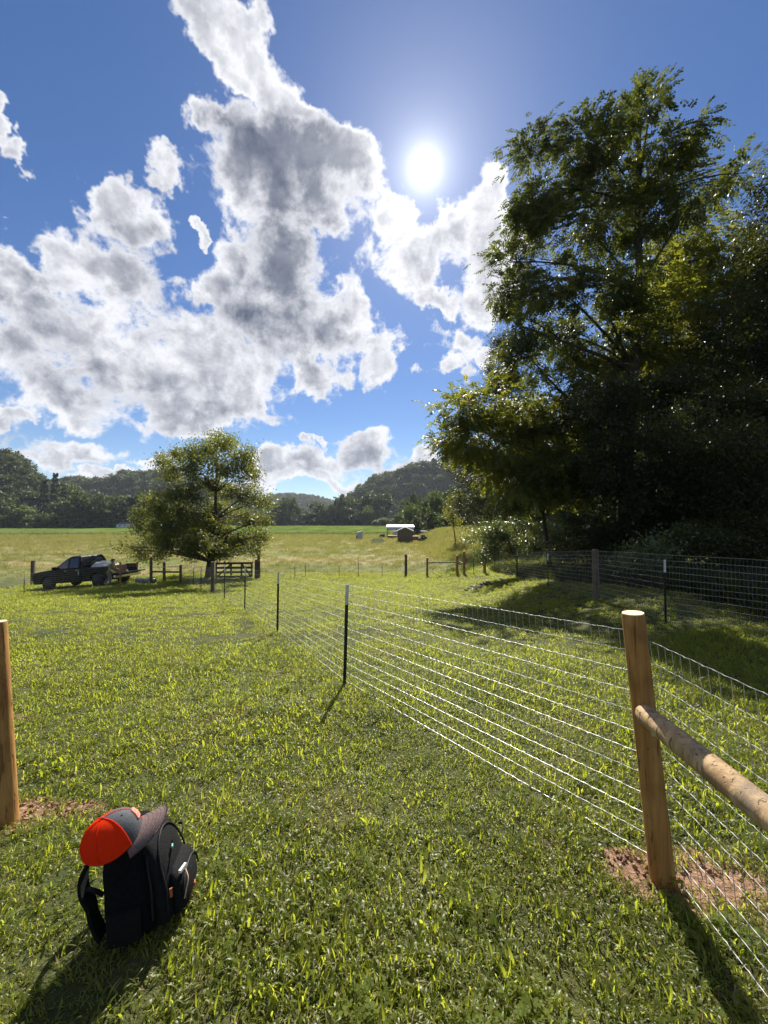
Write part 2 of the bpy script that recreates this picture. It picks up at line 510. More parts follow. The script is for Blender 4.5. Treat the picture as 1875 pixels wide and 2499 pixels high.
def ground_mat():
    m, a, o = mat_new('ground')
    geo = a.n('ShaderNodeNewGeometry'); P = geo.outputs['Position']
    s = a.n('ShaderNodeSeparateXYZ'); a.l(P, s.inputs[0])
    n1 = a.noise(P, 1.6, 6, .65); n2 = a.noise(P, .12, 5, .6); n3 = a.noise(P, 25, 4, .7)
    lawn = a.mix(a.ss(n1, .3, .7), c4(.035, .05, .012), c4(.085, .085, .03))
    lawn = a.mix(a.m('MULTIPLY', a.ss(n3, .5, .75), .5), lawn, c4(.12, .09, .045))
    straw = a.mix(a.ss(a.noise(a.vm('MULTIPLY', P, (.05, .16, 0)), 1.0, 6, .65), .38, .62), c4(.12, .15, .04), c4(.28, .21, .10))
    straw = a.mix(a.m('MULTIPLY', a.ss(n1, .4, .8), .35), straw, c4(.08, .10, .03))
    far = a.ss(a.m('ADD', s.outputs[1], a.m('MULTIPLY', n2, 10)), 30, 40)
    base = a.mix(far, lawn, straw)
    base = a.mix(a.ss(s.outputs[1], 150, 175), base, c4(.05, .075, .022))
    acc = None
    for (bx, by, rx, ry) in BARE:
        v = a.vm('MULTIPLY_ADD', P, (1 / rx, 1 / ry, 0), (-bx / rx, -by / ry, 0))
        L = a.vm('LENGTH', v, out=1); acc = L if acc is None else a.m('MINIMUM', acc, L)
    e = a.m('ADD', acc, a.m('MULTIPLY', a.m('SUBTRACT', a.noise(P, 9, 5, .7), .5), 1.0))
    bm_ = a.ss(e, 1.25, .8)
    clay = a.mix(a.ss(n3, .3, .7), c4(.15, .085, .05), c4(.33, .20, .125))
    base = a.mix(bm_, base, clay)
    p = a.n('ShaderNodeBsdfPrincipled'); a.l(base, p.inputs['Base Color']); p.inputs['Roughness'].default_value = .95
    p.inputs['Specular IOR Level'].default_value = .15
    b = a.n('ShaderNodeBump'); b.inputs['Strength'].default_value = 1; b.inputs['Distance'].default_value = .03
    a.l(n3, b.inputs['Height']); a.l(b.outputs[0], p.inputs['Normal'])
    a.l(p.outputs[0], o.inputs[0]); return m


M['ground'] = ground_mat()
ground_o = link('ground', mesh_np('ground', np.stack([GX, GY, GZ], -1), GF, M['ground'], True))
tag(ground_o, 'grassy ground falling gently away to a flat valley', kind='structure')

# crop field beyond the meadow: a low green stand with a rough top
fx = np.linspace(-420, 330, 300); fy = np.concatenate([[124.0], 124.2 + np.linspace(0, 1, 60) ** 2 * 290])
FX, FY = np.meshgrid(fx, fy)
FY = FY + 2.0 * np.sin(FX * .02) + .8 * np.sin(FX * .11) + (FX + 100) * .02
FZ = ground(FX, FY) + .42 + rng.normal(0, .06, FX.shape); FZ[0] = ground(FX[0], FY[0]) - .1
ii = np.arange(FX.size).reshape(FX.shape)
FF = np.stack([ii[:-1, :-1], ii[:-1, 1:], ii[1:, 1:], ii[1:, :-1]], -1).reshape(-1, 4)
M['crop'] = simple('crop_leaves', (.095, .13, .028), 1.0, 0, .35, .12, 0, 0, (1, .35, 1))
tag(link('field', mesh_np('field', np.stack([FX, FY, FZ], -1), FF, M['crop'], True)), 'bright green crop field across the valley floor', kind='structure')


# ------------------------------------------------------------------ scatter
def gn_scatter(name, pts, rot, scl, idx, protos):
    coll = bpy.data.collections.new(name + '_kinds')
    for i, (me) in enumerate(protos):
        o = bpy.data.objects.new('%s_kind_%02d' % (name, i), me); coll.objects.link(o)
    me = bpy.data.meshes.new(name); me.vertices.add(len(pts)); me.vertices.foreach_set('co', np.asarray(pts, np.float32).ravel())
    a = me.attributes.new('rot', 'FLOAT_VECTOR', 'POINT'); a.data.foreach_set('vector', np.asarray(rot, np.float32).ravel())
    a = me.attributes.new('scl', 'FLOAT_VECTOR', 'POINT'); a.data.foreach_set('vector', np.asarray(scl, np.float32).ravel())
    a = me.attributes.new('kind', 'INT', 'POINT'); a.data.foreach_set('value', np.asarray(idx, np.int32))
    o = link(name, me)
    ng = bpy.data.node_groups.new(name, 'GeometryNodeTree')
    ng.interface.new_socket('Geometry', in_out='INPUT', socket_type='NodeSocketGeometry')
    ng.interface.new_socket('Geometry', in_out='OUTPUT', socket_type='NodeSocketGeometry')
    a = NT(ng)
    gi = a.n('NodeGroupInput'); go = a.n('NodeGroupOutput')
    ip = a.n('GeometryNodeInstanceOnPoints'); ci = a.n('GeometryNodeCollectionInfo')
    ci.inputs['Collection'].default_value = coll; ci.inputs['Separate Children'].default_value = True; ci.inputs['Reset Children'].default_value = True
    ip.inputs['Pick Instance'].default_value = True
    a.l(gi.outputs[0], ip.inputs['Points']); a.l(ci.outputs[0], ip.inputs['Instance'])
    for nm, typ, sock in (('rot', 'FLOAT_VECTOR', 'Rotation'), ('scl', 'FLOAT_VECTOR', 'Scale'), ('kind', 'INT', 'Instance Index')):
        na = a.n('GeometryNodeInputNamedAttribute', data_type=typ); na.inputs['Name'].default_value = nm
        a.l(na.outputs[0], ip.inputs[sock])
    a.l(ip.outputs[0], go.inputs[0])
    md = o.modifiers.new('scatter', 'NODES'); md.node_group = ng
    return o


def blades_mesh(name, n, radius, hmin, hmax, wid, lean, mats, curl=1.0, seg=4, seed=0, dry=.06, flat=False):
    r = np.random.default_rng(seed)
    V = []; F = []; rn = []; mi = []
    for k in range(n):
        a = r.uniform(0, 2 * math.pi); rad = radius * math.sqrt(r.uniform())
        bx, by = rad * math.cos(a), rad * math.sin(a)
        h = r.uniform(hmin, hmax); th = r.uniform(0, 2 * math.pi); ln = r.uniform(.15, 1) * lean
        ww = wid * r.uniform(.6, 1.25); tw = r.uniform(-.6, .6)
        d = np.array([math.cos(th), math.sin(th), 0.0])
        b0 = len(V); ang = ln * .25; p = np.array([bx, by, -.01]); st = h / seg
        for i in range(seg + 1):
            t = i / seg
            wv = ww * (1 - t ** 2.2) * (.55 + .9 * min(t * 2.2, 1) * .5)
            th2 = th + math.pi / 2 + tw * t
            s = np.array([math.cos(th2), math.sin(th2), .15 * math.sin(tw * 4 + t)])
            if i < seg: V += [p - s * wv / 2, p + s * wv / 2]
            else: V.append(p.copy())
            ang += ln * curl * (.35 + .9 * t) * 4 / seg * .55
            p = p + st * (d * math.sin(ang) + np.array([0, 0, math.cos(ang)]))
        q = r.uniform()
        rn += [q] * (2 * seg + 1); m_ = 1 if r.uniform() < dry else 0
        for i in range(seg - 1): F.append((b0 + 2 * i, b0 + 2 * i + 1, b0 + 2 * i + 3, b0 + 2 * i + 2)); mi.append(m_)
        F.append((b0 + 2 * seg - 2, b0 + 2 * seg - 1, b0 + 2 * seg)); mi.append(m_)
    me = mesh_np(name, V, F, mats, True, rn)
    me.polygons.foreach_set('material_index', np.array(mi, np.int32))
    return me


def clover_mesh(name, n, radius, seed):
    r = np.random.default_rng(seed); V = []; F = []; rn = []
    for k in range(n):
        a = r.uniform(0, 2 * math.pi); rad = radius * math.sqrt(r.uniform()); c = np.array([rad * math.cos(a), rad * math.sin(a), r.uniform(.02, .055)])
        t0 = r.uniform(0, 6.3); q = r.uniform(); tilt = r.normal(0, .25, 2); L = r.uniform(.008, .013)
        for j in range(3):
            t = t0 + j * 2.094
            d = np.array([math.cos(t), math.sin(t), 0]); s = np.array([-d[1], d[0], 0]); b = len(V)
            for u, v in ((0, 0), (.6, -.5), (1.05, -.3), (1.0, 0.0), (1.05, .3), (.6, .5)):
                p = c + L * (u * d + v * s); p[2] += (p[0] - c[0]) * tilt[0] + (p[1] - c[1]) * tilt[1] - .1 * L * abs(v); V.append(p)
            F.append(tuple(range(b, b + 6))); rn += [q] * 6
    return mesh_np(name, V, F, [M['clover'], M['dry']], True, rn)


tufts = [blades_mesh('tuft', 34, .075, .03, .075, .0062, 1.7, [M['blade'], M['dry']], 1.3, 4, s, .07) for s in range(4)]
tufts += [blades_mesh('tuft', 20, .065, .04, .085, .0100, 1.9, [M['blade'], M['dry']], 1.3, 4, 10 + s, .03) for s in range(3)]
tufts += [clover_mesh('clover', 26, .08, 20 + s) for s in range(2)]
tufts += [blades_mesh('tuft', 20, .07, .03, .07, .003, 1.8, [M['dry'], M['dry']], .8, 3, 33)]
ltufts = [blades_mesh('sward', 48, .22, .045, .10, .015, 1.6, [M['blade'], M['dry']], 1.2, 3, 40 + s, .06) for s in range(4)]


def lawn_points(n, y0, y1, power, seed, xmax=None):
    r = np.random.default_rng(seed)
    u = r.uniform(size=n)
    y = (y0 ** power + u * (y1 ** power - y0 ** power)) ** (1 / power)
    half = np.minimum(y * 1.06 + .9, xmax or 1e9)
    x = r.uniform(-1, 1, n) * half
    return x, y, r


def lawn(name, label, n, y0, y1, power, seed, protos, probs, s0, s1, xmax=None, keep=None, tilt=.18):
    x, y, r = lawn_points(n, y0, y1, power, seed, xmax)
    ok = bare_amount(x, y) + r.normal(0, .25, n) < .45
    if keep is not None: ok &= keep(x, y, r)
    x, y = x[ok], y[ok]; n = len(x)
    z = ground(x, y)
    # patches: longer and shorter growth
    pat = .5 + .5 * np.sin(x * 1.7 + 1.3 * np.sin(y * .9)) * np.sin(y * 1.45 + 1.1 * np.sin(x * 1.2))
    s = (s0 + (s1 - s0) * np.clip((y - y0) / (y1 - y0), 0, 1)) * r.uniform(.7, 1.25, n) * (.8 + .45 * pat)
    rot = np.stack([r.normal(0, tilt, n), r.normal(0, tilt, n), r.uniform(0, 6.283, n)], -1)
    scl = np.stack([s, s, s * r.uniform(.75, 1.15, n)], -1)
    kind = r.choice(len(protos), n, p=np.array(probs) / sum(probs))
    if len(protos) == 10:
        th = np.sin(x * 2.1 + 2 * np.sin(y * 1.3 + .7)) * np.sin(y * 2.4 + 1.7 * np.sin(x * 1.9)) + r.normal(0, .25, n)
        kind = np.where((th > .75) & (r.uniform(size=n) < .5), 9, kind)
    o = gn_scatter(name, np.stack([x, y, z], -1), rot, scl, kind, protos)
    return tag(o, label, kind='stuff')


PR = [3, 3, 3, 3, 2.4, 2.4, 2.4, .35, .35, .6]
lawn('grass', 'short weedy green lawn grass and clover near the camera', 18500, .7, 6.5, 1.3, 1, tufts, PR, .95, 1.35)
lawn('grass', 'mown green lawn grass in the middle of the paddock', 30000, 5.8, 31, 1.5, 2, ltufts, [1, 1, 1, 1], .62, 1.5, 26)
meads = [blades_mesh('meadow_tuft', 46, .45, .12, .34, .026, .7, [M['meadow'], M['meadow']], .8, 3, 60 + s) for s in range(4)]
lawn('grass', 'long brownish unmown meadow grass beyond the back fence', 15000, 26.5, 124, 1.35, 3, meads, [1, 1, 1, 1], .75, 2.2, None,
     lambda x, y, r: (y > 29 + np.sin(x * .4) + .9 * np.sin(x * 1.3)) & (np.abs(x) < 135))

# loose clods and bits on the bare clay
mb = MB(); rr = random.Random(3)
for (bx, by, rx, ry) in BARE[:4]:
    for k in range(70):
        a = rr.uniform(0, 6.28); q = math.sqrt(rr.uniform(0, 1)) * 1.05
        x, y = bx + rx * q * math.cos(a), by + ry * q * math.sin(a); s = rr.uniform(.004, .018)
        Mx = Matrix.Rotation(rr.uniform(0, 6), 4, (rr.random(), rr.random(), rr.random() + .1))
        mb.box((x, y, g1(x, y) + s * .3), (s, s * rr.uniform(.6, 1.4), s * .8), 0, Mx)
tag(mb.build('dirt', M['soil'], None, False, 0), 'crumbled red clay clods round the post feet', kind='stuff')


# ------------------------------------------------------------------ trees
def unit(v): return v / np.maximum(np.linalg.norm(v, axis=-1, keepdims=True), 1e-9)


def leaf_quads(P, D, N, L, W):
    S = unit(np.cross(D, N)); N2 = np.cross(S, D)
    L = np.broadcast_to(np.asarray(L, float), (len(P),))[:, None]; W = np.broadcast_to(np.asarray(W, float), (len(P),))[:, None]
    a = P; b = P + D * L * .45 + S * W * .5 + N2 * W * .12; c = P + D * L; d = P + D * L * .45 - S * W * .5 + N2 * W * .12
    V = np.stack([a, b, c, d], 1).reshape(-1, 3)
    return V, np.arange(len(V)).reshape(-1, 4)


def sprays(r, clumps, n, sub_density, sigma):
    """spray centres spread over sub-clumps of each clump; returns points, outward directions, sub-clump list"""
    vol = np.array([c[1][0] * c[1][1] * c[1][2] for c in clumps]) ** (2 / 3)
    P = []; O = []; subs = []
    for (c, rad), v in zip(clumps, vol / vol.sum()):
        c = np.array(c); rad = np.array(rad)
        m = max(3, int(sub_density * (rad[0] * rad[2] + rad[1] * rad[2])))
        u = unit(r.normal(size=(m, 3))); rr_ = r.uniform(size=(m, 1)) ** .42
        sc_ = c + rad * u * rr_
        subs.append((c, sc_))
        k = max(4, int(n * v))
        j = r.integers(0, m, k)
        sg = sigma * r.uniform(.5, 1.5, (m, 1))
        off = r.normal(size=(k, 3)) * sg[j] * np.array([1, 1, .55])
        P.append(sc_[j] + off); O.append(unit((sc_[j] + off - c) / rad + r.normal(0, .35, (k, 3))))
    return np.concatenate(P), np.concatenate(O), subs


def crown_mesh(name, clumps, mode, n, mat, seed, size=1.0, sub=5.0, sigma=.34):
    r = np.random.default_rng(seed)
    P, O, subs = sprays(r, clumps, n, sub, sigma)
    k = len(P)
    if mode == 'compound':
        q = 11
        O[:, 2] -= .25; O = unit(O)
        up = np.array([0, 0, 1.0]) + r.normal(0, .3, (k, 3))
        side = unit(np.cross(O, up)); L = .42 * size * r.uniform(.7, 1.25, k)
        PP = []; DD = []; NN = []; RR = []; base = r.uniform(size=k)
        for j in range(q):
            t = .2 + .8 * (j // 2) / (q // 2)
            sgn = 0 if j == q - 1 else (1 if j % 2 else -1)
            pos = P + O * (L * t)[:, None] + np.array([0, 0, -1.0]) * (L * .35 * t * t)[:, None]
            d = unit(O * (.45 if sgn else 1) + side * sgn * .9 + np.array([0, 0, -.38]) + r.normal(0, .12, (k, 3)))
            PP.append(pos); DD.append(d); NN.append(unit(np.cross(side, O) + r.normal(0, .3, (k, 3)))); RR.append(base + r.normal(0, .08, k))
        P = np.concatenate(PP); D_ = np.concatenate(DD); N_ = np.concatenate(NN); rn = np.concatenate(RR)
        V, F = leaf_quads(P, D_, N_, .135 * size * r.uniform(.75, 1.2, len(P)), .072 * size)
    else:
        q = {'simple': 9, 'clump': 1}[mode]
        ll = {'simple': .10, 'clump': 1.0}[mode] * size
        P = np.repeat(P, q, 0); O2 = np.repeat(O, q, 0); rn = np.repeat(r.uniform(size=k), q) + r.normal(0, .1, k * q)
        if q > 1: P = P + r.normal(0, .13 * size, P.shape)
        D_ = unit(O2 * .5 + r.normal(0, .6, O2.shape) + np.array([0, 0, -.3]))
        N_ = unit(r.normal(0, .6, P.shape) + np.array([0, 0, .9]))
        V, F = leaf_quads(P, D_, N_, ll * r.uniform(.7, 1.25, len(P)), ll * (.5 if mode == 'simple' else .85))
    me = mesh_np(name, V, F, mat, False, np.clip(np.repeat(rn, 4), 0, 1))
    return me, subs


def bez(a, b, bend, k=6):
    a = np.array(a, float); b = np.array(b, float); mid = (a + b) / 2 + np.array(bend, float)
    t = np.linspace(0, 1, k)[:, None]
    return (1 - t) ** 2 * a + 2 * t * (1 - t) * mid + t * t * b


def tree(name, label, cat, base, trunk, clumps, mode, n, leafmat, seed, r0=.25, group=None, size=1.0, sub=5.0, sigma=.34, bark='bark', twigs=True):
    """trunk: points from the foot up; clumps: [(centre, radii)] in world space"""
    rr_ = random.Random(seed)
    base = np.array(base, float)
    root = thing(name, label, cat, tuple(base), 0, group)
    lc = [(tuple(np.array(c) - base), rad) for c, rad in clumps]
    lt = [np.array(p, float) - base for p in trunk]
    me, subs = crown_mesh('crown', lc, mode, n, M[leafmat], seed, size, sub, sigma)
    link('crown', me, root)
    mb = MB()
    k = len(lt); rad = [r0 * (1 - .72 * i / max(1, k - 1)) for i in range(k)]; rad[0] *= 1.25
    mb.tube(lt, rad, 9)
    T = np.array(lt)
    for (c, sub_) in subs:
        # limb leaves the trunk below the clump
        best = None
        for i in range(1 if k > 4 else 0, k):
            dz_ = c[2] - T[i][2]
            cost = np.linalg.norm(c - T[i]) + (4 if dz_ < .3 else 0)
            if best is None or cost < best[0]: best = (cost, i)
        i = best[1]; a = T[i]
        ln = np.linalg.norm(c - a)
        rb = min(rad[i] * .5, .02 + ln * .013)
        pts = bez(a, c, (rr_.uniform(-.1, .1) * ln, rr_.uniform(-.1, .1) * ln, .10 * ln), 6)
        mb.tube(pts, [rb * (1 - .75 * t / 5) for t in range(6)], 5, False)
        if twigs:
            for s_ in sub_:
                st = pts[rr_.randint(3, 5)]
                d = s_ - st
                mb.tube(bez(st, s_, (0, 0, .06 * np.linalg.norm(d)), 4), [rb * .28, rb * .2, rb * .14, rb * .07], 3, False)
    mb.build('trunk', M[bark], root, True)
    return root


def px_clump(px, py, Y, rpx, rpy, ry=None, dy=0.0):
    """clump centred on a spot of the view at distance Y"""
    c = at_depth(px, py, Y); k = Y / FOC
    return (tuple(c), (rpx * k, ry if ry else max(rpx, rpy) * k, rpy * k))


# the tall walnut at the wood's edge
Yw = 17.0
fw = at_depth(1520, 1290, Yw); fw[2] = g1(fw[0], fw[1])
tp = [fw, at_depth(1530, 1100, Yw), at_depth(1547, 900, Yw), at_depth(1562, 700, Yw), at_depth(1555, 500, Yw), at_depth(1560, 330, Yw)]
WC = [(1590, 225, 45, 45), (1555, 270, 75, 60), (1400, 305, 55, 65), (1300, 360, 65, 60), (1470, 330, 90, 70), (1640, 320, 70, 60),
      (1340, 440, 95, 70), (1490, 430, 110, 85), (1630, 430, 95, 75), (1760, 425, 60, 40), (1700, 480, 60, 45), (1815, 400, 35, 28),
      (1300, 540, 95, 70), (1440, 560, 110, 80), (1575, 560, 85, 70), (1255, 640, 50, 45),
      (1255, 700, 65, 60), (1350, 690, 95, 75), (1470, 710, 90, 70), (1215, 715, 35, 35), (1280, 800, 55, 50), (1390, 820, 100, 75), (1500, 850, 90, 80),
      (1300, 880, 70, 60), (1420, 930, 90, 70), (1560, 900, 90, 60), (1520, 790, 70, 60), (1540, 660, 60, 50)]
cl = [px_clump(x, y + (34 if y < 290 else 22 if y < 450 else 0), Yw + random.Random(x + y).uniform(-2.2, 2.6), rx * .82, ry * .80) for x, y, rx, ry in WC]
tree('walnut_tree', 'tallest tree, feathery walnut with a ragged open top beside the sun', 'tree', fw, tp, cl, 'compound', 9600, 'walnut', 11, .30, 'trees at the edge of the wood', 1.05, 5, .34, 'bark_dark')

# lower yellow-green tree leaning over the fence corner
def edge_tree(name, label, foot_px, Y, C, mode, n, mat, seed, r0=.16, size=1.0, dyr=1.6, cat='tree', foot_x=None, bark='bark_dark', sub=5.0, sigma=.34):
    b = at_depth(foot_px, 1270, Y); b[2] = g1(b[0], b[1]) - .05
    rj = random.Random(seed)
    cl = [px_clump(x, y, Y + rj.uniform(-dyr, dyr), rx, ry) for x, y, rx, ry in C]
    zs = max(c[0][2] for c in cl); cx = np.mean([c[0][0] for c in cl]); cy = np.mean([c[0][1] for c in cl])
    top = np.array([cx * .6 + b[0] * .4, cy, zs * .85])
    tp_ = bez(b, top, (0, 0, .3), 6)
    return tree(name, label, cat, b, list(tp_), cl, mode, n, mat, seed, r0, 'trees at the edge of the wood', size, sub, sigma, bark)


edge_tree('walnut_tree', 'low spreading yellow-green walnut above the glossy bush', 1345, 17,
          [(1130, 1010, 55, 45), (1195, 985, 70, 45), (1270, 1000, 80, 50), (1115, 1075, 45, 45), (1180, 1070, 75, 60), (1265, 1080, 90, 60), (1360, 1040, 90, 70),
           (1200, 1150, 60, 45), (1280, 1170, 75, 60), (1370, 1150, 90, 70), (1250, 1200, 45, 30), (1345, 1205, 60, 40), (1440, 1090, 80, 80)],
          'compound', 6800, 'yellow', 21, .10, 1.0)
edge_tree('slender_tree', 'grey-green slender tree showing left of the tall walnut', 1260, 36,
          [(1235, 850, 32, 40), (1225, 910, 38, 42), (1250, 960, 45, 45), (1205, 950, 25, 28)], 'simple', 2600, 'dark', 22, .14, 1.5)
edge_tree('walnut_tree', 'olive-leaved tree behind the tall walnut on its right', 1690, 20,
          [(1700, 560, 60, 55), (1650, 650, 85, 75), (1760, 640, 80, 70), (1600, 740, 80, 70), (1710, 750, 95, 80), (1820, 720, 80, 80), (1640, 850, 95, 80), (1760, 860, 100, 90),
           (1570, 860, 60, 60)], 'compound', 6800, 'yellow', 23, .2, 1.1)
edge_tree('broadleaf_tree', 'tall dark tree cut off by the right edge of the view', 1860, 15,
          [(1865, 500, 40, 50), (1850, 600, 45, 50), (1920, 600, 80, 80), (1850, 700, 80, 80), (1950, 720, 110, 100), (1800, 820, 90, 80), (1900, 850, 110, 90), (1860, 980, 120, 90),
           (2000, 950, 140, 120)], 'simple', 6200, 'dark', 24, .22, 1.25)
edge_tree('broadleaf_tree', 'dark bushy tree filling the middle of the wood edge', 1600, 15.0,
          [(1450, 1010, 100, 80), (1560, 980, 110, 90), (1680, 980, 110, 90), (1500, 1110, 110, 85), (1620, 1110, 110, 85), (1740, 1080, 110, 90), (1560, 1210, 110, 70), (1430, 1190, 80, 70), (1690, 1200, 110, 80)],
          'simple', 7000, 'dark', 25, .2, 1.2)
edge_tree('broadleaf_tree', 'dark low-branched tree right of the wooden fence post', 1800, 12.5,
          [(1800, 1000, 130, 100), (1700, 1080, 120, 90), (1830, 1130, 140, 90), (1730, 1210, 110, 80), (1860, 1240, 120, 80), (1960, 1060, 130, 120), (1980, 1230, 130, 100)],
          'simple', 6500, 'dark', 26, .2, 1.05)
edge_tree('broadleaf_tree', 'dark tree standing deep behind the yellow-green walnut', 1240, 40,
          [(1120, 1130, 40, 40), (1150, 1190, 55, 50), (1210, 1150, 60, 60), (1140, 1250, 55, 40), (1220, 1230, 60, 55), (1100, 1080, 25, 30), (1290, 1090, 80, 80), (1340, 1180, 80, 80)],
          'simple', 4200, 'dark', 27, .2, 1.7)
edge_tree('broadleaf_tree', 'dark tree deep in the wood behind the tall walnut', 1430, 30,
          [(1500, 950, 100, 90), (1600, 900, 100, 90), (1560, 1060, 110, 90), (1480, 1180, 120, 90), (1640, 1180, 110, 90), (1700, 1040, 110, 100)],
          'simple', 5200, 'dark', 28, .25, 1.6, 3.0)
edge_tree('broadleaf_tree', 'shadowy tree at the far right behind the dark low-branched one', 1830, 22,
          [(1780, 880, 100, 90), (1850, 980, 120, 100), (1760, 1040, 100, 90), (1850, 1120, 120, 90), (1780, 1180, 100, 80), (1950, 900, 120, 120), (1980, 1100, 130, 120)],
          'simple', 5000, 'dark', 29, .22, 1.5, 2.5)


def bush(name, label, C, Y, mode, n, mat, seed, size=1.0, dyr=.8, foot=None):
    rj = random.Random(seed)
    cl = [px_clump(x, y, Y + rj.uniform(-dyr, dyr), rx, ry) for x, y, rx, ry in C]
    cx = np.mean([c[0][0] for c in cl]); cy = np.mean([c[0][1] for c in cl])
    b = np.array([cx, cy, g1(cx, cy) - .05])
    top = b + np.array([0, 0, max(c[0][2] for c in cl) - b[2]]) * .7
    return tree(name, label, 'bush', b, list(bez(b, top, (.1, 0, 0), 4)), cl, mode, n, M and mat, seed, .05, 'bushes along the wood edge', size, 9, .2, 'bark_dark')


bush('glossy_bush', 'broad bush with bright glinting leaves behind the fence bend',
     [(1190, 1320, 45, 30), (1235, 1290, 50, 32), (1300, 1275, 48, 30), (1340, 1295, 30, 30), (1250, 1335, 60, 28), (1320, 1330, 50, 30), (1180, 1345, 30, 18)], 20, 'simple', 2300, 'glossy', 41, 1.0)
bush('leafy_bush', 'grey-green undergrowth bush behind the tall fence post',
     [(1390, 1330, 50, 35), (1450, 1320, 55, 40), (1420, 1365, 60, 25), (1500, 1340, 50, 40)], 15, 'simple', 1100, 'dark', 42, 1.0)
bush('leafy_bush', 'straggly sunlit bush by the steel post on the right',
     [(1590, 1340, 40, 30), (1625, 1365, 35, 25), (1560, 1370, 40, 25), (1650, 1335, 40, 30)], 11, 'simple', 650, 'glossy', 43, .9)
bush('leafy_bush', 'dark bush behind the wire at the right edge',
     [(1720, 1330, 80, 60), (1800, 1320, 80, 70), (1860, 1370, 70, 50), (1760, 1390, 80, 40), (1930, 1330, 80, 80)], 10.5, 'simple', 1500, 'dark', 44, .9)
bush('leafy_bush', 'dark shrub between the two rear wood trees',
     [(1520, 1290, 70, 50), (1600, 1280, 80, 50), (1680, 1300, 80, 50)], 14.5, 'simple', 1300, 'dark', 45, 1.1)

# lone tree by the gate on the left
Yt = 28.5
bt = at(508, 1412); Yt = bt[1] + .2
tpx = [(508, 1412), (512, 1370), (520, 1320), (525, 1270), (527, 1200), (530, 1130)]
tpt = [at_depth(x, y, Yt) for x, y in tpx]; tpt[0][2] -= .1
LC = [(535, 1062, 12, 14), (508, 1078, 10, 14), (480, 1092, 10, 12), (612, 1100, 10, 12), (395, 1112, 9, 12), (562, 1072, 10, 12), (532, 1075, 30, 26), (500, 1095, 30, 25), (560, 1090, 26, 26), (465, 1105, 28, 24), (435, 1120, 26, 22), (393, 1125, 18, 18), (410, 1145, 26, 20), (590, 1110, 26, 22),
      (610, 1130, 20, 22), (620, 1155, 18, 22), (540, 1130, 40, 26), (480, 1140, 44, 26), (580, 1150, 36, 26), (420, 1165, 26, 22), (370, 1220, 24, 22), (400, 1240, 40, 28),
      (350, 1255, 22, 22), (455, 1205, 48, 28), (540, 1190, 46, 26), (610, 1205, 34, 26), (640, 1230, 24, 22), (360, 1290, 32, 20), (410, 1285, 40, 22), (470, 1270, 44, 26),
      (545, 1250, 48, 28), (610, 1260, 40, 26), (648, 1270, 18, 20), (490, 1310, 44, 22), (560, 1310, 44, 22), (625, 1310, 30, 18), (420, 1325, 40, 18), (370, 1325, 30, 14),
      (325, 1345, 22, 10), (345, 1355, 22, 10), (400, 1350, 30, 14), (470, 1345, 36, 14), (550, 1345, 40, 14), (610, 1345, 28, 12), (310, 1335, 12, 8), (440, 1300, 40, 24), (520, 1335, 40, 20), (585, 1335, 36, 18), (480, 1325, 40, 20), (520, 1290, 40, 24), (450, 1250, 40, 26), (390, 1310, 36, 20)]
rj = random.Random(5)
cl = [px_clump(x, y, Yt + rj.uniform(-3, 3) , rx * .86, ry * .86) for x, y, rx, ry in LC]
lone = tree('field_tree', 'lone bushy tree with low spreading boughs beside the gate', 'tree', bt, tpt, cl, 'simple', 7400, 'elm', 51, .22, None, 1.6, 6, .27)
mbm = MB()
for (x, y) in ((545, 1270), (560, 1300)):
    pts = bez(tpt[1] - bt, at_depth(x, y, Yt) - bt, (0, 0, -.1), 6); mbm.tube(pts, [.10, .085, .07, .06, .045, .03], 6, False)
for dx_ in (.10, -.08):
    pts = bez(tpt[0] - bt + np.array([dx_ * .6, 0, 0]), tpt[2] - bt + np.array([dx_ * 3.2, .2, .6]), (dx_ * .2, 0, 0), 6); mbm.tube(pts, [.17, .14, .12, .1, .08, .06], 7, False)
mbm.build('limb', M['bark_dark'], lone, True)

# sapling on the bank
sb = at(1113, 1330)
Ys = sb[1]
tree('sapling', 'thin sapling with a bare stem on the dry bank', 'tree', sb, [sb, at_depth(1108, 1290, Ys), at_depth(1103, 1240, Ys), at_depth(1105, 1205, Ys)],
     [px_clump(1105, 1225, Ys, 9, 14), px_clump(1103, 1250, Ys, 11, 12), px_clump(1108, 1275, Ys, 10, 9), px_clump(1120, 1215, Ys, 10, 10), px_clump(1100, 1262, Ys, 9, 8)],
     'simple', 260, 'yellow', 61, .07, None, 1.9, 4, .25)


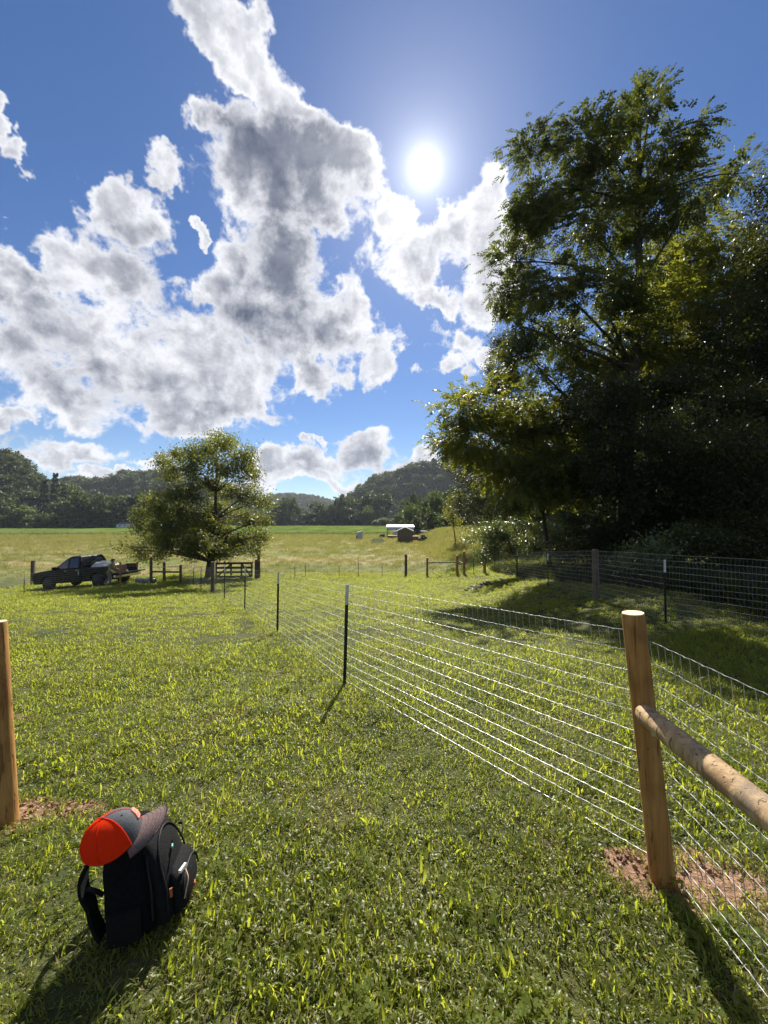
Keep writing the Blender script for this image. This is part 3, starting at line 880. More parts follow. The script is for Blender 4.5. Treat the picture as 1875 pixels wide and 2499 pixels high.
# ------------------------------------------------------------------ far trees
def far_crown(seed, conifer=False):
    r = np.random.default_rng(seed)
    if conifer:
        n = 900; t = r.uniform(0, 1, n) ** .8; lay = np.round(t * 9) / 9 + r.normal(0, .012, n)
        rad = .26 * (1.02 - lay) * (.45 + .55 * r.uniform(size=n)) + .01; a = r.uniform(0, 6.283, n)
        P = np.stack([rad * np.cos(a), rad * np.sin(a), .12 + .88 * lay - rad * .22], -1)
        D_ = unit(np.stack([np.cos(a), np.sin(a), np.full(n, -.25)], -1) + r.normal(0, .3, (n, 3))); N_ = unit(np.array([0, 0, 1.0]) + r.normal(0, .5, (n, 3)))
        V, F = leaf_quads(P, D_, N_, .10, .06); rn = np.repeat(r.uniform(size=n), 4)
        return mesh_np('far_crown', V, F, M['pine'], False, rn)
    cl = [((0, 0, .62), (.34, .34, .30)), ((0, 0, .28), (.34, .34, .2)), ((.2, .1, .12), (.2, .2, .12)), ((-.2, -.1, .14), (.2, .2, .14)), ((0, -.22, .1), (.2, .15, .1)), ((-.1, .22, .1), (.2, .15, .1))]
    for k in range(11):
        a = r.uniform(0, 6.283); q = r.uniform(.18, .36); z = r.uniform(.35, .86); q *= 1.15 - abs(z - .55) * .9
        s = r.uniform(.12, .20); cl.append(((q * math.cos(a), q * math.sin(a), z), (s, s, s * .85)))
    P, O, _ = sprays(r, cl, 1900, 260, .035)
    D_ = unit(O * .6 + r.normal(0, .5, O.shape)); N_ = unit(O + r.normal(0, .35, O.shape) + np.array([0, 0, .4]))
    V, F = leaf_quads(P, D_, N_, .085 * r.uniform(.6, 1.3, len(P)), .06); rn = np.repeat(np.clip(r.uniform(size=len(P)), 0, 1), 4)
    return V, F, rn


def far_meshes(mat, seeds): return [mesh_np('far_crown', V, F, M[mat], False, rn) for V, F, rn in (far_crown(s) for s in seeds)]


FARD = far_meshes('far', (101, 102, 103, 104)); FARL = far_meshes('farlight', (105, 106)); CONI = [far_crown(107, True), far_crown(108, True)]
mbt = MB().tube([(0, 0, -.02), (.01, 0, .3), (0, .01, .6)], [.022, .016, .008], 6)
_t = mbt.build('trunk', M['bark_dark']); TRUNK = _t.data; bpy.data.objects.remove(_t)
frng = random.Random(77)


def far_tree(name, label, px, ytop, Y, wpx, meshes, group, cat='tree', ybase=None):
    b = at_depth(px, 1270, Y); b[2] = g1(b[0], b[1]) if ybase is None else at_depth(px, ybase, Y)[2]
    h = (at_depth(px, ytop, Y)[2] - b[2]) / .97; wd = wpx * Y / FOC / .8
    o = thing(name, label, cat, tuple(b), frng.uniform(0, 6.28), group)
    o.scale = (wd, wd, h)
    link('crown', frng.choice(meshes), o); link('trunk', TRUNK, o)
    return o


ORD = 'first second third fourth fifth sixth seventh eighth ninth tenth eleventh twelfth thirteenth fourteenth fifteenth sixteenth seventeenth eighteenth'.split()


def rank(x, xs): return ORD[sorted(xs).index(x)]


gl = 'far trees left of the lone tree'
for (x, yt, Y, wp) in [(-70, 1190, 235, 90), (-20, 1200, 230, 80), (15, 1215, 222, 60), (180, 1212, 222, 75), (215, 1200, 228, 80), (255, 1208, 226, 80), (300, 1205, 236, 80), (340, 1200, 240, 70),
                       (145, 1220, 232, 60), (200, 1240, 220, 60), (270, 1240, 236, 60), (380, 1215, 240, 70), (235, 1215, 240, 70), (325, 1235, 245, 60)]:
    far_tree('far_tree', 'dark rounded tree left of the lone tree, %s from the left in its treeline' % rank(x, (-70, -20, 15, 180, 215, 255, 300, 340, 145, 200, 270, 380, 235, 325)), x, yt, Y, wp, FARD, gl)
for (x, yt, Y, wp, lb) in [(60, 1238, 222, 70, 'paler green bush-like tree just left of the utility pole'), (95, 1250, 218, 45, 'small pale tree at the utility pole'), (20, 1255, 216, 50, 'light green shrubby tree at the far left field edge'),
                           (165, 1180, 262, 55, 'sunlit yellow-green tree on the slope beside the conifers'), (125, 1255, 219, 40, 'low pale shrubby tree right of the utility pole'), (335, 1250, 228, 45, 'pale tree behind the white house')]:
    far_tree('far_tree', lb, x, yt, Y, wp, FARL, gl)
for (x, yt, Y, wp, lb) in [(134, 1162, 250, 45, 'tallest pointed conifer above the far left treeline'), (108, 1178, 240, 50, 'dark pine with level boughs left of the tall conifer'), (155, 1195, 238, 45, 'pine below the tall conifer on its right')]:
    far_tree('conifer', lb, x, yt, Y, wp, CONI, gl)
gc = 'far trees across the green field'
for (x, yt, Y, wp) in [(555, 1235, 330, 60), (590, 1225, 340, 60), (625, 1240, 335, 45), (668, 1228, 335, 34), (705, 1213, 330, 46), (735, 1245, 345, 40), (775, 1222, 335, 42), (805, 1235, 330, 44), (760, 1248, 325, 40),
                       (835, 1206, 335, 46), (870, 1215, 340, 50), (850, 1235, 325, 50), (905, 1200, 345, 50), (935, 1200, 340, 44), (825, 1232, 325, 44), (655, 1250, 325, 36), (690, 1250, 325, 40), (900, 1240, 328, 40)]:
    far_tree('far_tree', 'dark tree across the bright green field, %s from the left in its row' % rank(x, (555, 590, 625, 668, 705, 735, 775, 805, 760, 835, 870, 850, 905, 935, 825, 655, 690, 900)), x, yt, Y, wp, FARD, gc)
for (x, yt, Y, wp, lb) in [(897, 1237, 318, 30, 'small lighter tree at the foot of the field tree row'), (940, 1262, 310, 30, 'low pale bush at the field edge left of the barn'), (922, 1268, 308, 24, 'lowest pale bush at the far field edge')]:
    far_tree('far_tree', lb, x, yt, Y, wp, FARL, gc)
gr = 'trees on the right beyond the sheds'
for (x, yt, Y, wp, kind, lb) in [(978, 1250, 190, 34, 1, 'pale rounded tree behind the white-roofed shelter'), (1005, 1228, 150, 44, 1, 'light green tree right above the shelter roof'), (1040, 1212, 140, 50, 0, 'darker tree behind the utility vehicle'),
                                 (1075, 1195, 130, 56, 1, 'tall pale tree right of the utility vehicle'), (1110, 1185, 115, 60, 0, 'dark tall tree at the head of the dry bank'), (1058, 1245, 112, 40, 0, 'low dark tree close behind the utility vehicle'),
                                 (1018, 1262, 118, 34, 0, 'dark shrubby tree directly behind the brown shed'), (1090, 1250, 100, 44, 1, 'pale bushy tree on the dry bank'), (1150, 1200, 90, 90, 0, 'dark tree behind the sapling on the bank'),
                                 (1020, 1205, 200, 44, 0, 'tree rising behind the light green tree by the shelter'), (990, 1215, 230, 40, 0, 'distant dark tree left of the pale trees on the right'), (1210, 1190, 75, 110, 0, 'broad dark tree at the wood corner beyond the bush'),
                                 (1300, 1150, 60, 160, 0, 'big dark tree deep behind the glossy bush')]:
    far_tree('bank_tree', lb, x, yt, Y, wp, FARL if kind else FARD, gr)
# wood continues behind the front trees
for k, (x, yt, Y, wp) in enumerate([(1500, 1000, 45, 330), (1700, 900, 40, 360), (1900, 850, 34, 420), (1380, 1060, 52, 260), (1850, 1050, 26, 420), (1600, 1130, 30, 320)]):
    far_tree('wood_tree', 'dim tree deep in the wood on the right, %s from the left there' % rank(x, (1500, 1700, 1900, 1380, 1850, 1600)), x, yt, Y, wp, FARD, 'trees deep in the wood')


# ------------------------------------------------------------------ hills
def hill(name, label, prof, Y, depth, tree_h, seed, n, sc_):
    px = np.array([p[0] for p in prof], float); py = np.array([p[1] for p in prof], float)
    X = np.array([at_depth(a, b, Y)[0] for a, b in zip(px, py)]); Z = np.array([at_depth(a, b, Y)[2] for a, b in zip(px, py)]) - tree_h * .75
    xs = np.linspace(X[0], X[-1], 90); ys = np.linspace(-1, 1, 24)
    H = np.interp(xs, X, Z)
    XX, YY = np.meshgrid(xs, ys)
    def hz(x, t):
        h = np.interp(x, X, Z); b = -6.0
        f = np.where(t < 0, np.cos(np.clip(t, -1, 0) * math.pi / 2) ** 1.3, np.cos(np.clip(t, 0, 1) * math.pi / 2))
        return b + (h - b) * f
    ZZ = hz(XX, YY)
    i_ = np.arange(XX.size).reshape(XX.shape)
    F = np.stack([i_[:-1, :-1], i_[:-1, 1:], i_[1:, 1:], i_[1:, :-1]], -1).reshape(-1, 4)
    o = link(name, mesh_np(name, np.stack([XX, Y + YY * depth, ZZ], -1), F, M['hill'], True)); tag(o, label, kind='structure')
    r = np.random.default_rng(seed)
    x = r.uniform(X[0], X[-1], n); t = r.uniform(-1, .25, n); z = hz(x, t)
    ok = z > -5; x, t, z = x[ok], t[ok], z[ok]; n = len(x)
    s = tree_h * r.uniform(.75, 1.2, n); wv = s * r.uniform(.85, 1.2, n)
    f = gn_scatter('forest', np.stack([x, Y + t * depth, z - 1], -1), np.stack([np.zeros(n), np.zeros(n), r.uniform(0, 6.28, n)], -1),
                   np.stack([wv, wv, s], -1) * sc_, r.choice(4, n), FARD)
    tag(f, 'dense forest covering ' + label, kind='stuff')


M['hill'] = simple('forest_floor', (.03, .04, .02), .95, 0, .3, .05)
hill('hill', 'the steep wooded hill at the far left', [(-700, 1000), (-250, 1070), (-90, 1090), (0, 1108), (40, 1128), (75, 1155), (110, 1185), (160, 1222), (230, 1262), (270, 1275)], 290, 60, 17, 1, 900, 1.0)
hill('hill', 'the dark ridge behind the lone tree', [(-200, 1150), (60, 1183), (180, 1172), (280, 1174), (310, 1157), (370, 1153), (450, 1165), (560, 1190), (640, 1230), (700, 1268)], 520, 90, 18, 2, 900, 1.0)
hill('hill', 'the small distant hill in the middle', [(520, 1262), (590, 1232), (640, 1213), (690, 1205), (750, 1209), (800, 1220), (850, 1245), (900, 1265)], 1150, 160, 20, 3, 700, 1.0)
hill('hill', 'the long wooded hill on the right', [(790, 1270), (840, 1225), (880, 1190), (930, 1162), (1000, 1140), (1080, 1125), (1250, 1108), (1600, 1090), (2300, 1080)], 600, 120, 18, 4, 1700, 1.0)


# ------------------------------------------------------------------ fences
def wire_run(root, base, path, heights=1.2, lines=12, z0=.04, stay=.0508, r_line=.0013, r_stay=.0009, crimp=True, off=(0, 0), lean=None, mat='galv'):
    """line wires as separate parts and the thin uprights as one part, following the ground"""
    P = [np.array(p, float) for p in path]
    seg = [np.linalg.norm(P[i + 1][:2] - P[i][:2]) for i in range(len(P) - 1)]
    S = np.concatenate([[0], np.cumsum(seg)])
    tot = S[-1]
    xs = np.array([p[0] for p in P]) + off[0]; ys = np.array([p[1] for p in P]) + off[1]; zs = np.array([p[2] for p in P])
    lx = np.array([l for l in (lean or [0] * len(P))], float)
    def pos(s, h):
        return np.array([np.interp(s, S, xs) + np.interp(s, S, lx) * h / 1.25, np.interp(s, S, ys), np.interp(s, S, zs) + h])
    step = stay if crimp else max(stay * 4, .4)
    ss_ = np.arange(0, tot, step)
    for i in range(lines):
        h = z0 + heights * i / (lines - 1)
        mb = MB()
        if crimp:
            pts = []; rd = []
            for k, s in enumerate(ss_):
                wob = .0017 * (1 if k % 2 else -1) + .002 * math.sin(s * 5 + i * 2)
                p = pos(s, h + wob); pts += [rel(p, base)]; rd += [r_line * 1.9]
                p2 = pos(min(s + step * .25, tot), h + wob * .3); pts += [rel(p2, base)]; rd += [r_line]
                p3 = pos(min(s + step * .75, tot), h - wob * .3); pts += [rel(p3, base)]; rd += [r_line]
            mb.tube(pts, rd, 4, False)
        else:
            pts = [rel(pos(s, h + .006 * math.sin(s * 3 + i)), base) for s in np.append(ss_, tot)]
            mb.tube(pts, r_line, 4, False)
        mb.build('line_wire', M[mat], root, crimp)
    mb = MB()
    for s in np.arange(stay / 2, tot, stay):
        j = .003 * math.sin(s * 31)
        a, m_, b = pos(s, z0), pos(s + j, z0 + heights * .5), pos(s - j, z0 + heights)
        mb.tube([rel(a, base), rel(m_, base), rel(b, base)], r_stay, 3, False)
    o = mb.build('stay_wires', M['galv_dull' if not crimp else mat], root); o['kind'] = 'stuff'


def t_post(root, base, p, h=1.3, lean=(0, 0), label=None):
    """studded steel T post with a pale painted tip"""
    b = np.array(rel(p, base)); t = b + np.array([lean[0], lean[1], h])
    def ring(q, s=1.0):
        q = np.array(q); a = .019 * s
        prof = [(-a, -.003), (-.003, -.003), (-.003, -.024 * s), (.003, -.024 * s), (.003, -.003), (a, -.003), (a, .003), (-a, .003)]
        return [tuple(q + np.array([x, y, 0])) for x, y in prof]
    mid = b + (t - b) * .80
    mb = MB().loft([ring(b - np.array([0, 0, .1])), ring(mid)])
    for k in range(int(h / .09)):
        q = b + (t - b) * (k + .5) / (h / .09) * .8
        mb.box(tuple(q + np.array([0, .006, 0])), (.014, .009, .018))
    o = mb.build('steel_post', M['steel_dark'], root)
    MB().loft([ring(mid + np.array([0, 0, .001])), ring(t)]).build('painted_tip', M['steel_white'], o)
    return o


def wood_post(name, root, base, p, top, r=.05, mat='pine_post', flat=True):
    b = np.array(rel(p, base)); t = np.array(rel(top, base))
    pts = [b + (t - b) * u for u in (-.08, .15, .35, .6, .85, .985, 1.0)]
    rd = [r * 1.08, r * 1.05, r * 1.02, r * .99, r * .97, r * .96, r * .93]
    o = MB().tube(pts, rd, 20).build(name, M[mat], root, True)
    d = (t - b) / np.linalg.norm(t - b)
    MB().tube([t - d * .001, t + d * .004], [r * .93, r * .90], 20).build('sawn_top', M['pine_end' if mat == 'pine_post' else mat], o, True)
    return o


# near fence: corner post, brace rail and the line of steel posts running away to the left
A0 = at(1618, 2148)
A0t = at_depth(1545, 1497, A0[1])
TP = [(840.5, 1674, 848, 1426), (677, 1544, 680, 1395), (597.6, 1489, 599, 1385), (548, 1463, 549, 1380)]
TPp = [at(a, b) for a, b, _, _ in TP]
A5 = at(519.5, 1449); A6 = at(490.6, 1439); A7 = at(472, 1432); A8 = at(441, 1425)
fa = thing('wire_fence', 'woven wire fence from the near pine corner post past steel posts to the left', 'fence', tuple(A0), 0, 'wire fences of the paddock')
wood_post('corner_post', fa, A0, A0, A0t, .051)['label'] = 'thick round new pine post with pale sawn top'
rail_far = np.array([1.205 + .02, A0[1] - .02, .825]); dirr = np.array([-.10, -.995, 0])
B0 = np.array([A0[0] - .22, A0[1] - 2.05, 0]); B0[2] = g1(B0[0], B0[1])
wood_post('brace_post', fa, A0, B0, B0 + np.array([-.05, 0, 1.3]), .055)
rs = at_depth(1568, 1738, A0[1] - .075); re_ = B0 + np.array([-.01, 0, .76])
rp = [rs + (re_ - rs) * t for t in (0, .012, .1, .3, .6, 1)]
ro = MB().tube([rel(p, A0) for p in rp], [.034, .044, .047, .046, .048, .048], 20).build('brace_rail', M['rail'], fa, True)
ro['label'] = 'peeled grey-tan log rail nailed level to the pine post'
MB().tube([rel(rs + np.array([0, -.052, -.045]), A0), rel(rs + np.array([-.006, -.085, -.062]), A0)], .006, 6).build('nail', M['galv'], fa)
for (a, b, tx, ty), p in zip(TP, TPp):
    t = at_depth(tx, ty, p[1])
    t_post(fa, A0, p, t[2] - p[2], (t[0] - p[0], 0))
for p, tx, ty in ((A6, 490, 1383), (A7, 471, 1386)):
    t = at_depth(tx, ty, p[1]); t_post(fa, A0, p, t[2] - p[2])
wood_post('line_post', fa, A0, A5, at_depth(519.5, 1371, A5[1]), .09, 'old_wood')
wood_post('end_post', fa, A0, A8, at_depth(441, 1379, A8[1]), .075, 'old_wood')
dn = TPp[0] - A0; nrm = np.array([dn[1], -dn[0]]) / np.hypot(dn[0], dn[1]) * .0
path1 = [A0 + np.array([.03, .055, 0])] + [TPp[0] + np.array([.02, .03, 0])] + [TPp[1] + np.array([.02, .03, 0])]
LEAN = A0t[0] - A0[0]
wire_run(fa, A0, path1, 1.12, 12, .045, .0508, .0011, .0012, True, (0, 0), [LEAN, .04, .02])
path2 = [TPp[1] + np.array([.02, .03, 0]), TPp[2], TPp[3], A5]
wire_run(fa, A0, path2, 1.15, 12, .05, .1016, .0018, .0013, False)
wire_run(fa, A0, [A5, A6, A7, A8], 1.2, 12, .05, .1016, .0028, .0022, False)
C1 = np.array([A0[0] + .045, A0[1] + .03, A0[2]]); C2 = np.array([B0[0] + .08, B0[1], B0[2]])
wire_run(fa, A0, [C1, C1 * .5 + C2 * .5 + np.array([0.02, 0, 0]), C2], 1.1, 12, .045, .0508, .0011, .0012, True, (0, 0), [LEAN, LEAN, LEAN])

# fence along the wood on the right
Q = [(2050, 1660), (1625, 1520), (1456, 1466), (1338, 1434), (1263, 1414), (1208, 1398), (1183, 1401)]
q0 = np.array([6.35, 5.4, 0]); q0[2] = g1(q0[0], q0[1])
qs = [q0] + [at(*q) for q in Q[1:]]
fb = thing('wire_fence', 'tall woven wire fence along the shaded wood edge on the right', 'fence', tuple(qs[2]), 0, 'wire fences of the paddock')
t_post(fb, qs[2], qs[0], 1.35)
for i, (tx, ty) in ((1, (1623, 1366)), (3, (1338, 1351)), (4, (1263, 1342)), (5, (1208, 1343))):
    t = at_depth(tx, ty, qs[i][1]); t_post(fb, qs[2], qs[i], t[2] - qs[i][2])
wood_post('line_post', fb, qs[2], qs[2], at_depth(1453, 1341, qs[2][1]), .075, 'old_wood')
wood_post('end_post', fb, qs[2], qs[6], at_depth(1183, 1345, qs[6][1]), .085, 'pine_post')
wire_run(fb, qs[2], [qs[0], qs[1], qs[2]], 1.2, 12, .05, .0508, .0022, .0009, False)
wire_run(fb, qs[2], qs[2:], 1.2, 12, .05, .1016, .0024, .0016, False)

# back fence
fcp = [(1183, 1401), (1156, 1402), (1133, 1402), (1116, 1402), (1043, 1406), (991, 1406), (933, 1408), (875, 1409), (828, 1413), (746, 1409), (720, 1412), (645, 1412)]
cs = [at(a, b) for a, b in fcp]
fc = thing('wire_fence', 'low woven wire fence across the back of the paddock', 'fence', tuple(cs[5]), 0, 'wire fences of the paddock')
for i, ty in ((2, 1345), (3, 1355), (4, 1361)):
    wood_post('brace_post', fc, cs[5], cs[i], at_depth(fcp[i][0], ty, cs[i][1]), .08, 'pine_post')
wood_post('line_post', fc, cs[5], cs[5], at_depth(991, 1353, cs[5][1]), .10, 'old_wood')
for i, ty in ((1, 1355), (6, 1375), (7, 1366), (8, 1377), (9, 1372), (10, 1377)):
    t = at_depth(fcp[i][0], ty, cs[i][1]); t_post(fc, cs[5], cs[i], t[2] - cs[i][2])
for (a, b, ya, yb) in ((4, 3, 1373, 1371.5), (3, 2, 1369, 1376)):
    p, q = at_depth(fcp[a][0], ya, cs[a][1]), at_depth(fcp[b][0], yb, cs[b][1])
    MB().tube([rel(p, cs[5]), rel((p + q) / 2, cs[5]), rel(q, cs[5])], .05, 10).build('brace_rail', M['rail'], fc, True)
wire_run(fc, cs[5], cs, 1.1, 10, .08, .1524, .0042, .0022, False)

# left fence in front of the pickup
fdp = [(441, 1425), (401, 1420), (369, 1426), (294, 1432), (190.6, 1443), (59, 1452), (-120, 1462)]
ds = [at(a, b) for a, b in fdp]
fd = thing('wire_fence', 'wire fence with dark posts in front of the black pickup', 'fence', tuple(ds[3]), 0, 'wire fences of the paddock')
wood_post('brace_post', fd, ds[3], ds[1], at_depth(401, 1373, ds[1][1]), .085, 'old_wood')
wood_post('brace_post', fd, ds[3], ds[2], at_depth(369, 1360, ds[2][1]), .085, 'old_wood')
wood_post('line_post', fd, ds[3], ds[3], at_depth(294, 1372, ds[3][1]), .05, 'pine_post')
for i, ty in ((4, 1393), (5, 1406), (6, 1410)):
    t = at_depth(fdp[i][0], ty, ds[i][1]); t_post(fd, ds[3], ds[i], t[2] - ds[i][2])
for y_ in (1395,):
    p, q = at_depth(369, y_, ds[2][1]), at_depth(441, y_ + 1, ds[0][1])
    MB().tube([rel(p, ds[3]), rel(q, ds[3])], .055, 10).build('brace_rail', M['old_wood'], fd, True)
p, q = at_depth(369, 1384, ds[2][1]), at_depth(441, 1383, ds[0][1])
MB().tube([rel(p, ds[3]), rel(q, ds[3])], .02, 6).build('brace_wire', M['galv'], fd)
wire_run(fd, ds[3], ds[2:], 1.1, 11, .08, .1524, .0030, .0009, False)

# stand-alone posts
lp = at(16, 2010)
lpo = thing('wooden_post', 'near round pine post cut off by the left edge', 'post', tuple(lp))
wood_post('shaft', lpo, lp, lp, at_depth(-10, 1519, lp[1]), .052)
gp = at(80, 1428)
gpo = thing('wooden_post', 'dark square post left of the pickup bonnet', 'post', tuple(gp))
hh = at_depth(80, 1369, gp[1])[2] - gp[2]
MB().box((0, 0, hh / 2 - .05), (.20, .18, hh + .1), .2).build('shaft', M['old_wood'], gpo, False, .01)
MB().box((0, 0, hh + .012), (.17, .15, .024), .2).build('weathered_top', M['old_wood'], gpo)
tpo_p = at(631, 1413)
tpo = thing('gate_post', 'tall dark post at the right end of the wooden gate', 'post', tuple(tpo_p))
hh = at_depth(631, 1322, tpo_p[1])[2] - tpo_p[2]
MB().tube([(0, 0, -.1), (0, 0, hh * .5), (.03, 0, hh)], [.13, .12, .115], 12).build('shaft', M['old_wood'], tpo, True)
MB().tube([(-.14, -.1, -.1), (-.14, -.1, hh * .52)], [.10, .10], 12).build('sister_post', M['old_wood'], tpo, True)

# wooden gate
ga, gb = at(526, 1412), at(617, 1411)
gdir = (gb - ga); gdir[2] = 0; gl_ = np.linalg.norm(gdir); gang = math.atan2(gdir[1], gdir[0])
gate = thing('wooden_gate', 'dark weathered board gate under the lone tree', 'gate', tuple(ga), gang)
gh = at_depth(570, 1372, (ga[1] + gb[1]) / 2)[2] - ga[2]
for i in range(4):
    z = .12 + (gh - .2) * i / 3
    MB().box((gl_ / 2, 0, z), (gl_, .035, .15)).build('board', M['old_wood'], gate)
for x in (.06, gl_ * .42, gl_ * .70, gl_ - .06):
    MB().box((x, -.038, gh / 2), (.12, .036, gh)).build('upright', M['old_wood'], gate)
for x0_, x1_ in ((.1, gl_ * .42), (gl_ * .95, gl_ * .70)):
    L_ = math.hypot(x1_ - x0_, gh - .25); an = math.atan2(gh - .25, x1_ - x0_)
    MB().box(((x0_ + x1_) / 2, .036, gh / 2), (L_, .03, .11), 0, Matrix.Rotation(-an, 4, 'Y')).build('brace', M['old_wood'], gate)

# tank lying in the grass
tk = at(356, 1424)
tank = thing('metal_tank', 'grey-green round tank lying in the grass behind the fence posts', 'tank', tuple(tk))
Lt = 45 * tk[1] / FOC
MB().tube([(-Lt / 2, 0, .17), (-Lt / 2 + .05, 0, .17), (Lt / 2 - .05, 0, .17), (Lt / 2, 0, .17)], [.14, .18, .18, .14], 18).build('shell', M['tank'], tank, True)
for x in (-Lt * .25, Lt * .25): MB().tube([(x - .02, 0, .17), (x + .02, 0, .17)], .188, 18).build('hoop', M['tank'], tank, True)
for x in (-Lt * .3, Lt * .3): MB().box((x, 0, .03), (.10, .34, .07)).build('skid', M['old_wood'], tank)


# ------------------------------------------------------------------ backpack and cap
def sup(cx, cy, a, b, z, n=28, e=2.6, tilt=(0, 0)):
    r_ = []
    for k in range(n):
        t = 2 * math.pi * k / n
        x = math.copysign(abs(math.cos(t)) ** (2 / e), math.cos(t)) * a; y = math.copysign(abs(math.sin(t)) ** (2 / e), math.sin(t)) * b
        r_.append((cx + x, cy + y, z + x * tilt[0] + y * tilt[1]))
    return r_


M['pack'] = simple('black_pack_cloth', (.005, .005, .006), .9, 0, .35, 60, .002, .12)
M['pack2'] = simple('charcoal_pack_cloth', (.009, .009, .010), .85, 0, .35, 90, .002, .15)
M['mesh_cloth'] = simple('black_mesh_strap', (.008, .009, .008), .9, 0, .5, 200, .002, .12)
M['zip'] = simple('zip_tape', (.012, .012, .013), .6, 0, .3, 120, .001, .25)
M['label'] = simple('white_label', (.72, .70, .66), .5, 0, .1, 40)
M['tan'] = simple('tan_cord', (.45, .30, .20), .7, 0, .2, 40)
M['teal'] = simple('teal_tab', (.16, .55, .45), .5, 0, .1, 40)
M['orange_tag'] = simple('orange_tab', (.34, .09, .03), .6, 0, .1, 40)


def ribbon(pts, width, wdir, th=.004):
    """flat webbing along a path"""
    mb = MB(); pts = [Vector(p) for p in pts]; rings = []
    for i, p in enumerate(pts):
        t = (pts[min(i + 1, len(pts) - 1)] - pts[max(i - 1, 0)]).normalized()
        wd = (Vector(wdir) - t * t.dot(Vector(wdir))).normalized() * width / 2; nn = t.cross(wd).normalized() * th / 2
        rings.append([p - wd - nn, p + wd - nn, p + wd + nn, p - wd + nn])
    mb.loft([[tuple(q) for q in r_] for r_ in rings]); return mb


def smooth_path(P, k=6):
    P = [np.array(p, float) for p in P]; out_ = []
    for i in range(len(P) - 1):
        p0, p1, p2, p3 = P[max(i - 1, 0)], P[i], P[i + 1], P[min(i + 2, len(P) - 1)]
        for j in range(k):
            t = j / k
            out_.append(.5 * ((2 * p1) + (-p0 + p2) * t + (2 * p0 - 5 * p1 + 4 * p2 - p3) * t * t + (-p0 + 3 * p1 - 3 * p2 + p3) * t ** 3))
    out_.append(P[-1]); return out_


pk = at(335, 2290)
pk = np.array([pk[0] - .045, pk[1] + .095, 0]); pk[2] = g1(pk[0], pk[1]) + .012
pack = thing('backpack', 'black backpack standing on the lawn under an orange and grey cap', 'backpack', tuple(pk), R(12))
pack.scale = (.89, .97, .82); pack.rotation_euler = (R(-3), R(-5), R(12))
rings = []
for (z, cx, a, b) in [(0, .015, .085, .12), (.012, .015, .105, .138), (.05, .015, .118, .147), (.12, .012, .124, .15), (.22, .004, .12, .148), (.31, -.004, .112, .142), (.38, -.012, .10, .132), (.425, -.018, .085, .115), (.452, -.022, .062, .09), (.465, -.024, .03, .05)]:
    wob = .004 * math.sin(z * 40)
    rings.append(sup(cx + wob, 0, a, b, z, 36, 3.0))
MB().loft(rings).build('body', M['pack'], pack, True)
# front compartment with a rounded top edge
rings = []
for (z, cx, a, b) in [(.02, .135, .03, .11), (.03, .14, .045, .125), (.10, .142, .052, .13), (.20, .132, .05, .13), (.30, .112, .044, .124), (.37, .088, .038, .11), (.41, .066, .03, .09), (.43, .055, .014, .05)]:
    rings.append(sup(cx, 0, a, b, z, 30, 2.6))
MB().loft(rings).build('front_compartment', M['pack2'], pack, True)
rings = []
for (z, cx, a, b) in [(.03, .195, .016, .085), (.04, .20, .034, .10), (.09, .206, .042, .105), (.15, .202, .042, .105), (.20, .19, .034, .10), (.225, .178, .02, .085), (.232, .172, .008, .05)]:
    rings.append(sup(cx, 0, a, b, z, 26, 2.6))
fpk = MB().loft(rings).build('front_pocket', M['pack2'], pack, True)
# zips
def arc_zip(cx_, off, hw, z0_, z1_, name, par):
    pts = []
    for k in range(25):
        t = k / 24; an = math.pi * t
        pts.append((cx_(z0_ + (z1_ - z0_) * math.sin(an) ** .6), -hw * math.cos(an), z0_ + (z1_ - z0_) * math.sin(an) ** .6))
    return MB().tube(pts, .0045, 6, True).build(name, M['zip'], par, True)
arc_zip(lambda z: .112 - .18 * max(0, z - .22), 0, .142, .08, .435, 'zip', pack)
arc_zip(lambda z: .170 - .27 * max(0, z - .2), 0, .128, .10, .40, 'zip', pack)
arc_zip(lambda z: .238 - .12 * max(0, z - .1), 0, .10, .10, .20, 'zip', pack)
MB().box((.19, -.135, .18), (.012, .006, .04), .4).build('zip_pull', M['orange_tag'], pack)
MB().box((.222, -.07, .228), (.012, .042, .014), -.35).build('label_patch', M['label'], fpk)
ribbon(smooth_path([(.235, -.075, .225), (.25, -.09, .19), (.245, -.105, .15), (.235, -.105, .11)]), .006, (0, 1, 0)).build('cord', M['tan'], pack, True)
MB().box((.165, -.02, .31), (.006, .02, .012), .3).build('side_tab', M['teal'], pack)
MB().box((.262, -.04, .11), (.006, .02, .026), .2).build('orange_tab', M['orange_tag'], pack)
ribbon(smooth_path([(.17, .06, .36), (.20, .03, .375), (.205, 0, .35)]), .012, (0, 0, 1), .003).build('buckle_strap', M['zip'], pack, True)
# shoulder straps bowing away from the back panel
for s in (-1, 1):
    y = .075 * s
    P_ = smooth_path([(-.085, y * .8, .43), (-.13, y, .42), (-.178, y * 1.15, .345), (-.182, y * 1.25, .26), (-.155, y * 1.3, .19), (-.145, y * 1.3, .12), (-.115, y * 1.3, .03)])
    ribbon(P_, .060, (0, 1, .1), .014).build('shoulder_strap', M['mesh_cloth'], pack, True)
    P_ = smooth_path([(-.195, y * 1.2, .27), (-.15, y * 1.1, .24), (-.115, y, .20)])
    ribbon(P_, .022, (0, 1, 0), .004).build('strap_webbing', M['zip'], pack, True)
MB().tube(smooth_path([(-.07, -.035, .45), (-.085, -.03, .485), (-.085, .03, .485), (-.07, .035, .45)]), .008, 8).build('top_handle', M['zip'], pack, True)
rings = [sup(.0, -.155, .07, .018, z, 16, 2.4) for z in (.03, .05, .12, .17)]
MB().loft(rings).build('side_pocket', M['mesh_cloth'], pack, True)

